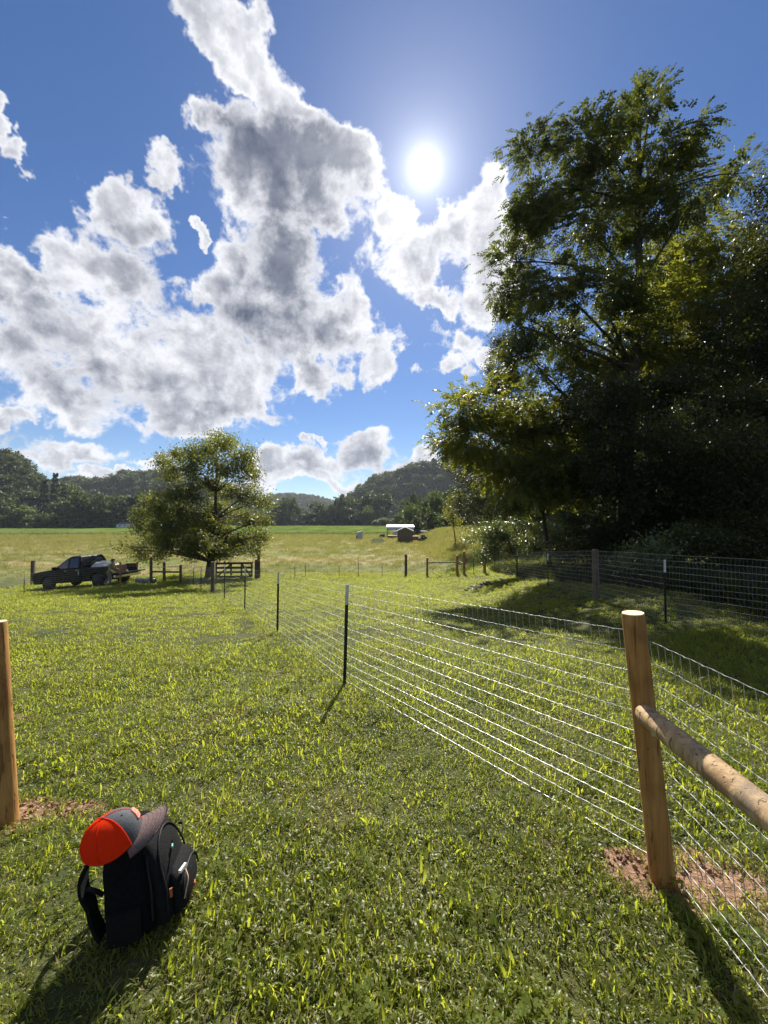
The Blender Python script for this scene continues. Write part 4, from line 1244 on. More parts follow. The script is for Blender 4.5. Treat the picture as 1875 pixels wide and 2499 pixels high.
# cap
M['cap_orange'] = simple('orange_mesh_cloth', (.88, .055, .012), .7, 0, .25, 260, .0012, .3)
_m, _a, _o = mat_new('orange_mesh_cloth'); _tc = _a.n('ShaderNodeTexCoord')
_f = _a.noise(_tc.outputs['Object'], 220, 3, .6); _c = _a.mix(_f, c4(.80, .035, .008), c4(1.0, .085, .02))
_d = _a.n('ShaderNodeBsdfDiffuse'); _a.l(_c, _d.inputs[0]); _t2 = _a.n('ShaderNodeBsdfTranslucent'); _a.l(_c, _t2.inputs[0])
_x = _a.n('ShaderNodeMixShader'); _x.inputs[0].default_value = .5; _a.l(_d.outputs[0], _x.inputs[1]); _a.l(_t2.outputs[0], _x.inputs[2]); _a.l(_x.outputs[0], _o.inputs[0])
M['cap_orange'] = _m
M['cap_grey'] = simple('charcoal_cap_cloth', (.075, .08, .085), .8, 0, .25, 180, .001, .3)
M['cap_brim'] = simple('brown_grey_brim', (.15, .095, .085), .75, 0, .25, 160, .001, .3)
M['cap_logo'] = simple('coral_embroidery', (.85, .24, .17), .7, 0, .1, 200)
cf = Vector((.75, .60, .26)).normalized(); cu = Vector((-.22, -.12, .93)); cu = (cu - cf * cu.dot(cf)).normalized(); cs_ = cu.cross(cf)
Cc = at_depth(280, 2054, 1.54)
cap = thing('baseball_cap', 'bright orange cap with charcoal front and brown brim resting on the backpack', 'cap', tuple(Cc))
Mc = Matrix(((cf.x, cs_.x, cu.x), (cf.y, cs_.y, cu.y), (cf.z, cs_.z, cu.z))).to_4x4()
CA, CB, CH = .099, .085, .112


def cap_pt(a, t, s=1.0):
    """a: heading from the front, t: 0 rim .. 1 top"""
    ph = t * math.pi / 2
    pinch = 1 + .018 * abs(math.sin(3 * a)) * math.sin(2 * ph)
    q = math.cos(ph) ** .82 * pinch * s
    x = CA * math.cos(a) * q; y = CB * math.sin(a) * q
    dent = .006 * math.exp(-((a - 3.6) ** 2) * 3) * math.sin(2 * ph)
    z = CH * math.sin(ph) ** .92 * s + .012 * math.cos(2 * a) * (1 - t) - dent
    return Vector((x - .010 * t, y, z))


def cap_panel(a0, a1, mat, name):
    nA, nT = 10, 12; V = []; F = []
    for s in (1.0, .975):
        for i in range(nA + 1):
            for j in range(nT + 1):
                V.append(Mc @ cap_pt(a0 + (a1 - a0) * i / nA, j / nT * .995, s))
    for i in range(nA):
        for j in range(nT):
            b = i * (nT + 1) + j
            F.append((b, b + nT + 1, b + nT + 2, b + 1))
            o_ = (nA + 1) * (nT + 1) + b; F.append((o_, o_ + 1, o_ + nT + 2, o_ + nT + 1))
    me = mesh_np(name, [tuple(v) for v in V], F, mat, True); return link(name, me, cap)


gap = .012
for k in range(6):
    a0 = -math.pi / 3 + k * math.pi / 3
    frontp = k in (0, 1)
    pnl = cap_panel(a0 + gap, a0 + math.pi / 3 - gap, M['cap_grey'] if frontp else M['cap_orange'], 'panel')
    pnl['label'] = 'charcoal front panel' if frontp else 'orange rear panel'
mb = MB()
for k in range(6):
    a = -math.pi / 3 + k * math.pi / 3
    mb.tube([Mc @ cap_pt(a, j / 10 * .99, 1.004) for j in range(11)], .0022, 5)
mb.build('seam', M['cap_orange'], cap, True)
for s, m_ in ((-1, 'cap_orange'),):
    mb = MB(); mb.tube([Mc @ cap_pt(math.pi / 3 + (4 * math.pi / 3) * j / 20, .02, .99) for j in range(21)], .004, 6); mb.build('sweatband', M['cap_orange'], cap, True)
MB().tube([Mc @ (cap_pt(0, 1, 1) + Vector((0, 0, d))) for d in (-.003, .002, .005)], [.007, .007, .004], 10).build('button', M['cap_grey'], cap, True)
mb = MB()
for a, t in ((.5, .62), (-.5, .62)):
    p = Mc @ cap_pt(a, t, 1.003); mb.tube([p - Vector(SUN_D) * .0001, p + (p - Mc @ Vector((0, 0, .02))).normalized() * .0012], [.0042, .003], 10)
mb.build('eyelet', M['dark_void'], cap, True)
# curved brim
V = []; F = []; na, nr = 18, 8
for top in (0, 1):
    for i in range(na + 1):
        a = R(-70) + R(140) * i / na
        for j in range(nr + 1):
            t = j / nr
            L_ = .092 * math.sqrt(max(0, 1 - (a / R(70)) ** 2))
            x = CA * math.cos(a) + L_ * t; y = CB * math.sin(a) * (1 + .10 * t)
            z = .012 * math.cos(2 * a) - .020 * (y / CB) ** 2 * (.35 + .65 * t) - .010 * t + (.0022 if top else -.0022)
            V.append(Mc @ Vector((x, y, z)))
for top in (0, 1):
    o_ = top * (na + 1) * (nr + 1)
    for i in range(na):
        for j in range(nr):
            b = o_ + i * (nr + 1) + j; q = (b, b + nr + 1, b + nr + 2, b + 1); F.append(q if top else q[::-1])
n1 = (na + 1) * (nr + 1)
for i in range(na):
    b = i * (nr + 1) + nr; F.append((b, b + nr + 1, b + nr + 1 + n1, b + n1))
for e in (0, na):
    for j in range(nr):
        b = e * (nr + 1) + j; F.append((b, b + 1, b + 1 + n1, b + n1))
brim = link('brim', mesh_np('brim', [tuple(v) for v in V], F, M['cap_brim'], True), cap)
mb = MB()
for q in (.25, .42, .58, .73, .87):
    pts = []
    for i in range(na + 1):
        a = R(-66) + R(132) * i / na; L_ = .092 * math.sqrt(max(0, 1 - (a / R(70)) ** 2))
        x = CA * math.cos(a) + L_ * q; y = CB * math.sin(a) * (1 + .10 * q)
        pts.append(Mc @ Vector((x, y, .012 * math.cos(2 * a) - .020 * (y / CB) ** 2 * (.35 + .65 * q) - .010 * q + .0024)))
    mb.tube(pts, .0008, 4)
mb.build('stitching', M['cap_grey'], brim, True)
# small embroidered mark on the front: slanted strokes
mb = MB()
for (a0, t0_, a1, t1_) in ((-.30, .20, -.12, .42), (-.20, .18, -.02, .40), (-.10, .16, .10, .38), (.02, .16, .22, .36), (-.30, .20, .05, .16), (-.12, .42, .22, .36), (-.2, .30, .14, .26), (.12, .18, .30, .34)):
    mb.tube([Mc @ cap_pt(a0 + (a1 - a0) * u, t0_ + (t1_ - t0_) * u, 1.012) for u in (0, .5, 1)], .0042, 6)
mb.build('embroidery', M['cap_logo'], cap, True)
p = Mc @ cap_pt(math.pi - .35, .12, 1.006)
mb = MB(); mb.tube([Mc @ cap_pt(math.pi - .44 + .03 * u, .10, 1.006) for u in range(5)], .009, 8, True, .25); mb.build('rear_tab', M['tan'], cap, True)


# ------------------------------------------------------------------ pickup
ft, rt = at(122, 1440), at(243, 1432)
mid = (ft + rt) / 2
yaw = math.atan2((ft - rt)[1], (ft - rt)[0])
WB = np.linalg.norm(ft - rt)
SCT = WB / 3.25
truck = thing('pickup_truck', 'black crew cab pickup with its tailgate down and a wrapped load in the bed', 'pickup truck', (0, 0, 0))
fwd = Vector(ft - rt).normalized(); rightv = Vector((0, 0, 1)).cross(fwd).normalized() * -1; upv = rightv.cross(fwd)
# x forward, y to the driver's left, z up (the camera sees the left side)
leftv = -rightv
Tm = Matrix(((fwd.x, leftv.x, upv.x, mid[0]), (fwd.y, leftv.y, upv.y, mid[1]), (fwd.z, leftv.z, upv.z, mid[2]), (0, 0, 0, 1)))
near_left = leftv.y < 0
Tm = Tm @ Matrix.Translation((0, -.80 * SCT if near_left else .80 * SCT, 0)) @ Matrix.Scale(SCT, 4)
truck.matrix_world = Tm
HW = .94
# body: side outline with wheel arches cut out
def arch(cx, r, n=10): return [(cx + r * math.cos(math.pi * k / n), .36 + r * math.sin(math.pi * k / n)) for k in range(n + 1)]
fxw, rxw = 1.625, -1.625
body = [(2.55, .40), (2.62, .62), (2.60, .86), (2.45, 1.02), (1.25, 1.13), (-.55, 1.13), (-.55, 1.13)]
low = [(-.62, .42)] + arch(fxw, .46)[::-1][0:0]
outl = [(2.5, .36)] + [(2.62, .60), (2.60, .88), (2.46, 1.02), (1.9, 1.09), (1.20, 1.13), (-.60, 1.13), (-.60, .36)]
outl += arch(fxw, .44)[::-1] if False else []
poly = [(-.60, 1.13), (-.60, .36)] + [p for p in arch(fxw, .44)[::-1]] + [(2.5, .36), (2.62, .60), (2.60, .88), (2.46, 1.02), (1.9, 1.09), (1.20, 1.13)]
mb = MB().prism(poly, -HW, HW)
bd = mb.build('body', M['black_paint'], truck, False, .03)
# greenhouse narrowing to the roof
def gh_ring(z, x0, x1, hw): return [(x1, -hw, z), (x1, hw, z), (x0, hw, z), (x0, -hw, z)]
MB().loft([gh_ring(1.12, -.58, 1.22, .92), gh_ring(1.48, -.52, .72, .82), gh_ring(1.76, -.42, .28, .72), gh_ring(1.80, -.34, .18, .66)]).build('cab', M['black_paint'], truck, False, .04)
def glass_quad(P): 
    n_ = (Vector(P[1]) - Vector(P[0])).cross(Vector(P[2]) - Vector(P[0])).normalized() * .006
    return MB().add([Vector(p) + n_ for p in P] + [Vector(p) - n_ for p in P], [(0, 1, 2, 3), (7, 6, 5, 4), (0, 4, 5, 1), (1, 5, 6, 2), (2, 6, 7, 3), (3, 7, 4, 0)])
def side_y(z): return np.interp(z, [1.12, 1.48, 1.76], [.92, .82, .72]) + .004
for s in (-1, 1):
    q = [(1.02, s * side_y(1.16), 1.16), (.62, s * side_y(1.47), 1.47), (.27, s * side_y(1.68), 1.68), (.24, s * side_y(1.16), 1.16)]
    glass_quad(q).build('window', M['glass'], truck)
    q = [(.14, s * side_y(1.16), 1.16), (.16, s * side_y(1.68), 1.68), (-.36, s * side_y(1.68), 1.68), (-.46, s * side_y(1.16), 1.16)]
    glass_quad(q).build('window', M['glass'], truck)
    for x in (.19, 1.13, -.52):
        MB().box((x, s * (HW + .003), .76), (.012, .008, .66)).build('door_seam', M['dark_void'], truck)
    for x in (.33, -.40):
        MB().box((x, s * (HW + .02), 1.02), (.17, .03, .03)).build('door_handle', M['chrome'], truck)
    MB().box((1.02, s * 1.02, 1.20), (.12, .17, .17)).build('mirror', M['black_paint'], truck, False, .02)
    MB().box((2.54, s * .70, .86), (.14, .36, .16)).build('headlight', M['clear_lens'], truck, False, .02)
    MB().box((-2.55, s * .885, .98), (.05, .12, .30)).build('tail_light', M['red_lens'], truck, False, .01)
    MB().prism([(-2.55, 1.08), (-2.55, .48)] + [p for p in arch(rxw, .44)[::-1]] + [(-.66, .36), (-.66, 1.14)], min(s * .90, s * HW), max(s * .90, s * HW)).build('bed_side', M['black_paint'], truck, False, .02)
    for cx in (fxw, rxw):
        wh = MB().tube([(cx, s * .70, .36), (cx, s * .73, .36), (cx, s * .90, .36), (cx, s * .93, .36)], [.33, .365, .365, .33], 28).build('wheel', M['tyre'], truck, True)
        MB().tube([(cx, s * .925, .36), (cx, s * .945, .36)], [.22, .20], 20).build('rim', M['steel_dark'], wh, True)
        for k in range(6):
            a = k * math.pi / 3; MB().box((cx + .12 * math.cos(a), s * .95, .36 + .12 * math.sin(a)), (.15, .012, .05), 0, Matrix.Rotation(-a, 4, 'Y')).build('spoke', M['steel_dark'], wh)
glass_quad([(1.17, -.80, 1.17), (1.17, .80, 1.17), (.76, .70, 1.47), (.76, -.70, 1.47)]).build('windscreen', M['glass'], truck)
glass_quad([(-.574, .68, 1.22), (-.574, -.68, 1.22), (-.484, -.58, 1.62), (-.484, .58, 1.62)]).build('rear_window', M['glass'], truck)
MB().box((-1.60, 0, .62), (1.86, 1.76, .08)).build('bed_floor', M['dark_void'], truck)
MB().box((-2.86, 0, .66), (.62, 1.60, .06)).build('tailgate', M['black_paint'], truck, False, .015)
MB().box((-2.70, 0, .50), (.16, 1.80, .16)).build('rear_bumper', M['chrome'], truck, False, .03)
MB().box((2.64, 0, .50), (.14, 1.84, .20)).build('front_bumper', M['chrome'], truck, False, .03)
MB().box((2.615, 0, .80), (.03, .96, .26)).build('grille', M['dark_void'], truck, False, .01)
MB().box((0, 0, .38), (4.9, .9, .14)).build('chassis', M['dark_void'], truck)
MB().box((-2.2, .35, .90), (.75, .9, .46)).build('inner_panel', M['liner'], truck, False, .02)
# wrapped load in the bed
ld = thing('wrapped_load', 'pale plastic-wrapped bulky load lying in the pickup bed', 'load')
ld.matrix_world = Tm
rings = []
lr = random.Random(9)
for (x, a, b) in [(-2.15, .3, .08), (-2.05, .55, .20), (-1.75, .62, .29), (-1.35, .66, .35), (-1.0, .62, .38), (-.75, .52, .30), (-.68, .3, .12)]:
    r_ = []
    for k in range(18):
        t = 2 * math.pi * k / 18; j = 1 + lr.uniform(-.05, .05)
        r_.append((x, a * math.cos(t) * j, .66 + b * j + b * math.sin(t) * j))
    rings.append(r_)
MB().loft(rings).build('wrap', M['plastic'], ld, True)


# ------------------------------------------------------------------ person beside the pickup
def skin_obj(name, joints, edges, mat, parent, sub=2):
    """joints: name -> (xyz, radius); first is the root"""
    keys = list(joints); me = bpy.data.meshes.new(name)
    me.from_pydata([joints[k][0] for k in keys], [(keys.index(a), keys.index(b)) for a, b in edges], [])
    me.materials.append(mat); o = link(name, me, parent)
    o.modifiers.new('skin', 'SKIN'); sv = me.skin_vertices[0].data
    for i, k in enumerate(keys):
        rr_ = joints[k][1]; sv[i].radius = rr_ if isinstance(rr_, tuple) else (rr_, rr_)
    sv[0].use_root = True
    s = o.modifiers.new('sub', 'SUBSURF'); s.levels = sub; s.render_levels = sub
    o.modifiers['skin'].use_smooth_shade = True
    return o


M['skin'] = simple('skin', (.40, .22, .15), .6, 0, .1, 8)
M['shirt'] = simple('yellow_green_shirt', (.20, .24, .06), .85, 0, .2, 12)
M['trousers'] = simple('grey_trousers', (.16, .15, .14), .85, 0, .2, 12)
M['hair'] = simple('dark_hair', (.02, .015, .012), .7, 0, .3, 30)
M['shoe'] = simple('dark_shoe', (.04, .035, .03), .7)
pp = at(268, 1432)
per = thing('person', 'person in a yellow-green shirt and grey trousers striding beside the pickup bed', 'person', tuple(pp), 0)
per.scale = (.96,) * 3
# faces +x (towards the tail of the pickup), leaning a little forward, one leg trailing
J = {'pelvis': ((0, 0, .93), .12), 'waist': ((.03, 0, 1.06), .115), 'chest': ((.09, 0, 1.28), .135), 'neckb': ((.13, 0, 1.45), .07), 'neck': ((.16, 0, 1.52), .052), 'head': ((.21, 0, 1.62), (.088, .078)), 'crown': ((.22, 0, 1.72), (.075, .07)),
     'hipl': ((0, -.09, .90), .09), 'kneel': ((.10, -.10, .50), .06), 'anklel': ((.06, -.10, .09), .042), 'toel': ((.22, -.11, .04), .036),
     'hipr': ((-.02, .09, .90), .09), 'kneer': ((-.12, .10, .50), .06), 'ankler': ((-.42, .10, .20), .042), 'toer': ((-.36, .10, .06), .036),
     'shl': ((.12, -.18, 1.40), .062), 'ell': ((.16, -.24, 1.12), .045), 'wrl': ((.36, -.20, .98), .032), 'hal': ((.43, -.19, .96), .034),
     'shr': ((.12, .18, 1.40), .062), 'elr': ((.20, .24, 1.14), .045), 'wrr': ((.42, .20, 1.08), .032), 'har': ((.49, .19, 1.08), .034)}
E = [('pelvis', 'waist'), ('waist', 'chest'), ('chest', 'neckb'), ('neckb', 'neck'), ('neck', 'head'), ('head', 'crown'), ('pelvis', 'hipl'), ('hipl', 'kneel'), ('kneel', 'anklel'), ('anklel', 'toel'),
     ('pelvis', 'hipr'), ('hipr', 'kneer'), ('kneer', 'ankler'), ('ankler', 'toer'), ('neckb', 'shl'), ('shl', 'ell'), ('ell', 'wrl'), ('wrl', 'hal'), ('neckb', 'shr'), ('shr', 'elr'), ('elr', 'wrr'), ('wrr', 'har')]
skin_obj('body', J, E, M['skin'], per)
g_ = lambda k, d: (J[k][0], (J[k][1] if not isinstance(J[k][1], tuple) else J[k][1][0]) + d)
mid_ = lambda a, b, u: tuple(J[a][0][i] * (1 - u) + J[b][0][i] * u for i in range(3))
JS = {'waist': ((.02, 0, 1.0), .145), 'chest': g_('chest', .03), 'neckb': ((.13, 0, 1.44), .085), 'shl': g_('shl', .022), 'el2': (mid_('shl', 'ell', .7), .065), 'shr': g_('shr', .022), 'er2': (mid_('shr', 'elr', .7), .065), 'hem': ((0, 0, .88), .15)}
skin_obj('shirt', JS, [('waist', 'chest'), ('chest', 'neckb'), ('neckb', 'shl'), ('shl', 'el2'), ('neckb', 'shr'), ('shr', 'er2'), ('waist', 'hem')], M['shirt'], per)
JT = {'pelvis': ((0, 0, .94), .135), 'hipl': g_('hipl', .022), 'kneel': g_('kneel', .025), 'al': (mid_('kneel', 'anklel', .93), .066), 'hipr': g_('hipr', .022), 'kneer': g_('kneer', .025), 'ar': (mid_('kneer', 'ankler', .93), .066)}
skin_obj('trousers', JT, [('pelvis', 'hipl'), ('hipl', 'kneel'), ('kneel', 'al'), ('pelvis', 'hipr'), ('hipr', 'kneer'), ('kneer', 'ar')], M['trousers'], per)
skin_obj('hair', {'a': ((.185, 0, 1.665), .09), 'b': ((.20, 0, 1.735), .078), 'c': ((.13, 0, 1.60), .05)}, [('a', 'b'), ('a', 'c')], M['hair'], per)
for a, b in (('anklel', 'toel'), ('ankler', 'toer')):
    skin_obj('shoe', {'a': g_(a, .014), 'b': g_(b, .014)}, [('a', 'b')], M['shoe'], per)
for a, s in (('hal', -1), ('har', 1)):
    mb = MB(); h = Vector(J[a][0])
    for k in range(4): mb.tube([h + Vector((.0, (k - 1.5) * .018, .0)), h + Vector((.045, (k - 1.5) * .02, -.006)), h + Vector((.07 - .006 * abs(k - 1.4), (k - 1.5) * .021, -.03))], [.010, .009, .007], 6)
    mb.tube([h + Vector((-.02, -s * .02, 0)), h + Vector((.01, -s * .05, -.01)), h + Vector((.035, -s * .055, -.02))], [.012, .010, .008], 6)
    mb.build('fingers', M['skin'], per, True)
mb = MB()
mb.tube([(.285, 0, 1.645), (.315, 0, 1.615), (.29, 0, 1.60)], [.010, .016, .01], 6); mb.build('nose', M['skin'], per, True)


# ------------------------------------------------------------------ sheds and the things round them
def base_at(px, py): return at(px, py)


sp = base_at(989, 1325); k_ = sp[1] / FOC
shed = thing('wooden_shed', 'brown boarded gable shed with a pale metal roof', 'shed', tuple(sp), R(-3))
W_, H1, H2, D_ = 37 * k_, 29 * k_, 38 * k_, 3.4
MB().prism([(-W_ / 2, -.1), (W_ / 2, -.1), (W_ / 2, H1), (0, H2), (-W_ / 2, H1)], 0, D_).build('wall', M['shed_wood'], shed)
nb = 12
for i in range(nb):
    x = -W_ / 2 + W_ * (i + .5) / nb; h = H1 + (H2 - H1) * (1 - abs(x) / (W_ / 2)) - .03
    MB().box((x, -.012 - .006 * (i % 2), h / 2), (W_ / nb - .02, .024, h)).build('board', M['shed_wood'], shed)
for s in (-1, 1):
    L_ = math.hypot(W_ / 2 + .2, (H2 - H1) * (W_ / 2 + .2) / (W_ / 2)); an = math.atan2(H2 - H1, W_ / 2)
    MB().box((s * (W_ / 4 + .09), D_ / 2 - .05, (H1 + H2) / 2 + .02), (L_, D_ + .5, .07), 0, Matrix.Rotation(s * an, 4, 'Y')).build('roof', M['roof_white'], shed)

lp_ = base_at(978, 1309); lp_ = np.array([at_depth(978, 1270, 104)[0], 104.0, 0]); lp_[2] = g1(lp_[0], lp_[1])
k_ = 104 / FOC
lt_ = thing('open_shelter', 'white-roofed open-fronted shelter behind the brown shed', 'shelter', tuple(lp_))
zt = at_depth(978, 1280, 104)[2] - lp_[2]; zb = at_depth(978, 1285.5, 104)[2] - lp_[2]
W_ = 68 * k_
MB().prism([(-W_ / 2, zb), (W_ / 2, zb), (W_ / 2, zb + .06), (-W_ / 2, zb + .06)], -.35, -.30)
rf = MB(); rf.add([(-W_ / 2, -.4, zb), (W_ / 2, -.4, zb), (W_ / 2, 4.6, zb + .50), (-W_ / 2, 4.6, zb + .50), (-W_ / 2, -.4, zb - .08), (W_ / 2, -.4, zb - .08), (W_ / 2, 4.6, zb + .42), (-W_ / 2, 4.6, zb + .42)],
       [(0, 1, 2, 3), (7, 6, 5, 4), (0, 4, 5, 1), (1, 5, 6, 2), (2, 6, 7, 3), (3, 7, 4, 0)])
rf.build('roof', M['roof_white'], lt_)
MB().box((0, -.25, zb - .55), (W_ - .3, .06, .9)).build('header_panel', M['grey_panel'], lt_)
for x in (-W_ / 2 + .2, -W_ / 2 + 2.6, 0, W_ / 2 - .2):
    MB().box((x, -.2, zb / 2 - .3), (.18, .18, zb - .2)).build('post', M['old_wood'], lt_)
    MB().box((x, 4.4, zb / 2 + .05), (.16, .16, zb + .5)).build('rear_post', M['old_wood'], lt_)
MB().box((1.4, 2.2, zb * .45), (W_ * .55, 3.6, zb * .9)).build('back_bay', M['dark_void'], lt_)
bxp = np.array([at_depth(965, 1270, 102)[0], 102, 0]); bxp[2] = g1(bxp[0], bxp[1])
bx_ = thing('metal_bin', 'pale grey upright bin between the shelter and the shed', 'bin', tuple(bxp))
kk = 102 / FOC
MB().box((0, 0, 10 * kk), (10 * kk, 1.0, 12 * kk)).build('tub', M['grey_panel'], bx_, False, .05)
MB().box((0, 0, 16.7 * kk), (11 * kk, 1.1, 1.2 * kk)).build('lid', M['house_white'], bx_, False, .03)
for x in (-.4, .4): MB().box((x, 0, 2 * kk), (.08, .6, 4 * kk)).build('leg', M['dark_void'], bx_)
# red farm implement under the shelter and red trailer beside the shed
for (px, wpx, hpx, lb, nm) in ((958, 22, 8, 'low dark red farm cart in front of the open shelter', 'farm_cart'), (1014, 14, 14, 'faded red trailer at the right side of the brown shed', 'trailer')):
    Yq = 98 if px < 1000 else 84
    q = np.array([at_depth(px, 1270, Yq)[0], Yq, 0]); q[2] = g1(q[0], q[1]); kk = Yq / FOC
    tr = thing(nm, lb, nm.split('_')[-1], tuple(q))
    MB().box((0, 0, hpx * kk * .62), (wpx * kk, 1.6, hpx * kk * .5)).build('box', M['red_paint'], tr, False, .04)
    MB().box((0, 0, hpx * kk * .92), (wpx * kk * 1.06, 1.7, .08)).build('rim', M['red_paint'], tr)
    for x in (-.28, .28):
        for y in (-.75, .75):
            MB().tube([(x * wpx * kk, y - .1, .32), (x * wpx * kk, y + .1, .32)], .32, 14).build('wheel', M['tyre'], tr, True)
    MB().tube([(wpx * kk * .5, 0, .4), (wpx * kk * .5 + .9, 0, .35)], .05, 6).build('drawbar', M['steel_dark'], tr)
# dark cart left of the shelter
q = np.array([at_depth(933, 1270, 100)[0], 100, 0]); q[2] = g1(q[0], q[1]); kk = 100 / FOC
ct = thing('hay_cart', 'small dark cart standing left of the open shelter', 'cart', tuple(q))
MB().add([(-.62, -.5, .5), (.62, -.5, .5), (.62, .5, .5), (-.62, .5, .5), (-.72, -.6, .95), (.72, -.6, 1.15), (.72, .6, 1.15), (-.72, .6, .95)], [(3, 2, 1, 0), (4, 5, 6, 7), (0, 1, 5, 4), (1, 2, 6, 5), (2, 3, 7, 6), (3, 0, 4, 7)]).build('box', M['dark_void'], ct)
for x in (-.45, .45):
    for y in (-.6, .6): MB().tube([(x, y - .06, .3), (x, y + .06, .3)], .3, 12).build('wheel', M['tyre'], ct, True)
MB().tube([(-.7, 0, .5), (-1.3, 0, .3)], .04, 6).build('handle', M['steel_dark'], ct)
# white lean-to hutch in the meadow
q = base_at(879, 1318); kk = q[1] / FOC
hu = thing('animal_hutch', 'small pale slant-roofed hutch alone in the meadow', 'hutch', tuple(q), R(10))
a_, h0_, h1_ = 13 * kk, 18 * kk, 21.5 * kk
for x in (-a_ / 2 + .03, a_ / 2 - .03): pass
MB().prism([(-a_ / 2, 0), (a_ / 2, 0), (a_ / 2, h1_), (-a_ / 2, h0_)], 0, .05).build('wall', M['grey_panel'], hu)
MB().box((a_ / 2 - .03, .78, h1_ / 2 - .04), (.05, 1.44, h1_ - .1)).build('side_wall', M['grey_panel'], hu)
MB().box((-a_ / 2 + .03, .78, h0_ / 2), (.05, 1.44, h0_ - .04)).build('side_wall', M['grey_panel'], hu)
an = math.atan2(h1_ - h0_, a_)
MB().box((0, .75, (h0_ + h1_) / 2 + .05), (a_ * 1.12, 1.8, .06), 0, Matrix.Rotation(-an, 4, 'Y')).build('roof', M['tank'], hu)
MB().box((-a_ / 2 - .12, .5, h0_ * .3 + .2), (.18, .5, .7)).build('feeder', M['dark_void'], hu)
# pale wire pen
q = base_at(921, 1327); kk = q[1] / FOC
pen = thing('wire_pen', 'low pale green pen of bars in the meadow grass', 'pen', tuple(q), R(-4))
pw, ph, pd = 29 * kk, 11 * kk, 1.6
for x in np.linspace(-pw / 2, pw / 2, 13):
    MB().tube([(x, 0, -.05), (x + .03, 0, ph)], .035, 5).build('bar', M['pale_green'], pen)
for x in np.linspace(-pw / 2, pw / 2, 9):
    MB().tube([(x, pd, -.05), (x, pd, ph)], .035, 5).build('bar', M['pale_green'], pen)
for y in (0, pd):
    for z in (.25 * ph, ph * .65, ph): MB().tube([(-pw / 2, y, z), (pw / 2, y, z)], .035, 5).build('rail', M['pale_green'], pen)
for x in (-pw / 2, pw / 2):
    for z in (.3 * ph, ph): MB().tube([(x, 0, z), (x, pd, z)], .035, 5).build('rail', M['pale_green'], pen)
# utility vehicle with a canopy
q = base_at(1035, 1322); kk = q[1] / FOC
uv = thing('utility_vehicle', 'small dark utility buggy with a white canopy', 'buggy', tuple(q), R(15))
cw = 20 * kk; ch = 27 * kk
MB().loft([sup(0, 0, cw * .50, .75, .35, 20, 3), sup(0, 0, cw * .50, .75, ch * .28, 20, 3), sup(-.05, 0, cw * .36, .62, ch * .42, 20, 3), sup(-.1, 0, cw * .26, .5, ch * .48, 20, 3)]).build('body', M['black_paint'], uv, True)
MB().box((0, 0, ch * .96), (cw * .66, 1.4, .10)).build('canopy', M['house_white'], uv, False, .03)
for x in (-.28, .28):
    for y in (-.55, .55):
        MB().tube([(x * cw, y, ch * .36), (x * cw * .95, y, ch * .95)], .035, 6).build('canopy_post', M['steel_dark'], uv)
        MB().tube([(x * cw * 1.3, y * 1.35 - .12, .34), (x * cw * 1.3, y * 1.35 + .12, .34)], .34, 14).build('wheel', M['tyre'], uv, True)
MB().box((-.15, 0, ch * .50), (.5, 1.1, .5)).build('seat', M['dark_void'], uv, False, .05)
for y in (-.4, .4): MB().tube([(-cw * .22, y - .5, ch * .42), (-cw * .22, y - .56, ch * .42)], .12, 10).build('headlight', M['clear_lens'], uv, True)

# white house on the far left
hp = np.array([at_depth(307, 1270, 224)[0], 224, 0]); hp[2] = g1(hp[0], hp[1]) + .5; kk = 224 / FOC
ho = thing('white_house', 'long low white house with a green roof before the trees', 'house', tuple(hp))
HWd, HHt, HD = 46 * kk, 9 * kk, 7.0
MB().box((0, HD / 2, HHt / 2), (HWd, HD, HHt)).build('wall', M['house_white'], ho)
MB().add([(-HWd / 2 - 1.4, -1, HHt), (HWd / 2 + 1, -1, HHt), (HWd / 2 + 1, HD + 1, HHt), (-HWd / 2 - 1.4, HD + 1, HHt), (-HWd / 2, HD / 2, HHt + 6 * kk), (HWd / 2, HD / 2, HHt + 6 * kk)],
        [(0, 1, 5, 4), (2, 3, 4, 5), (3, 0, 4), (1, 2, 5), (3, 2, 1, 0)]).build('roof', M['roof_green'], ho)
MB().box((.5, HD / 2, HHt + 6.6 * kk), (4 * kk, 1.4, 4 * kk)).build('chimney', M['house_white'], ho)
for x in (-.30, -.02, .26):
    wn = MB().box((x * HWd, -.03, HHt * .55), (2.2 * kk * 1.3, .06, 2.8 * kk)).build('window', M['glass'], ho)
    MB().box((x * HWd, -.07, HHt * .55), (.08, .04, 2.8 * kk)).build('mullion', M['house_white'], wn)
MB().box((.12 * HWd, -.03, HHt * .42), (1.1, .07, 2.1)).build('door', M['grey_panel'], ho)
# utility pole with a crossarm
up = np.array([at_depth(106, 1270, 208)[0], 208, 0]); up[2] = g1(up[0], up[1]); kk = 208 / FOC
po = thing('utility_pole', 'grey utility pole with crossarm before the far left trees', 'pole', tuple(up))
MB().tube([(0, 0, -.2), (0, 0, 52 * kk)], [.28, .2], 8).build('pole', M['bark'], po, True)
MB().box((0, 0, 50 * kk), (2.6, .14, .16)).build('crossarm', M['bark'], po)
for x in (-1.1, 0, 1.1): MB().tube([(x, 0, 50 * kk + .08), (x, 0, 50 * kk + .35)], .06, 6).build('insulator', M['grey_panel'], po)
for x in (-1.1, 1.1): MB().tube([(x - 70, 6, 50 * kk + .2), (x - 35, 3, 49 * kk - .4), (x, 0, 50 * kk + .2), (x + 30, -1, 49 * kk - .5), (x + 60, -2, 50 * kk)], .035, 4).build('power_line', M['steel_dark'], po)

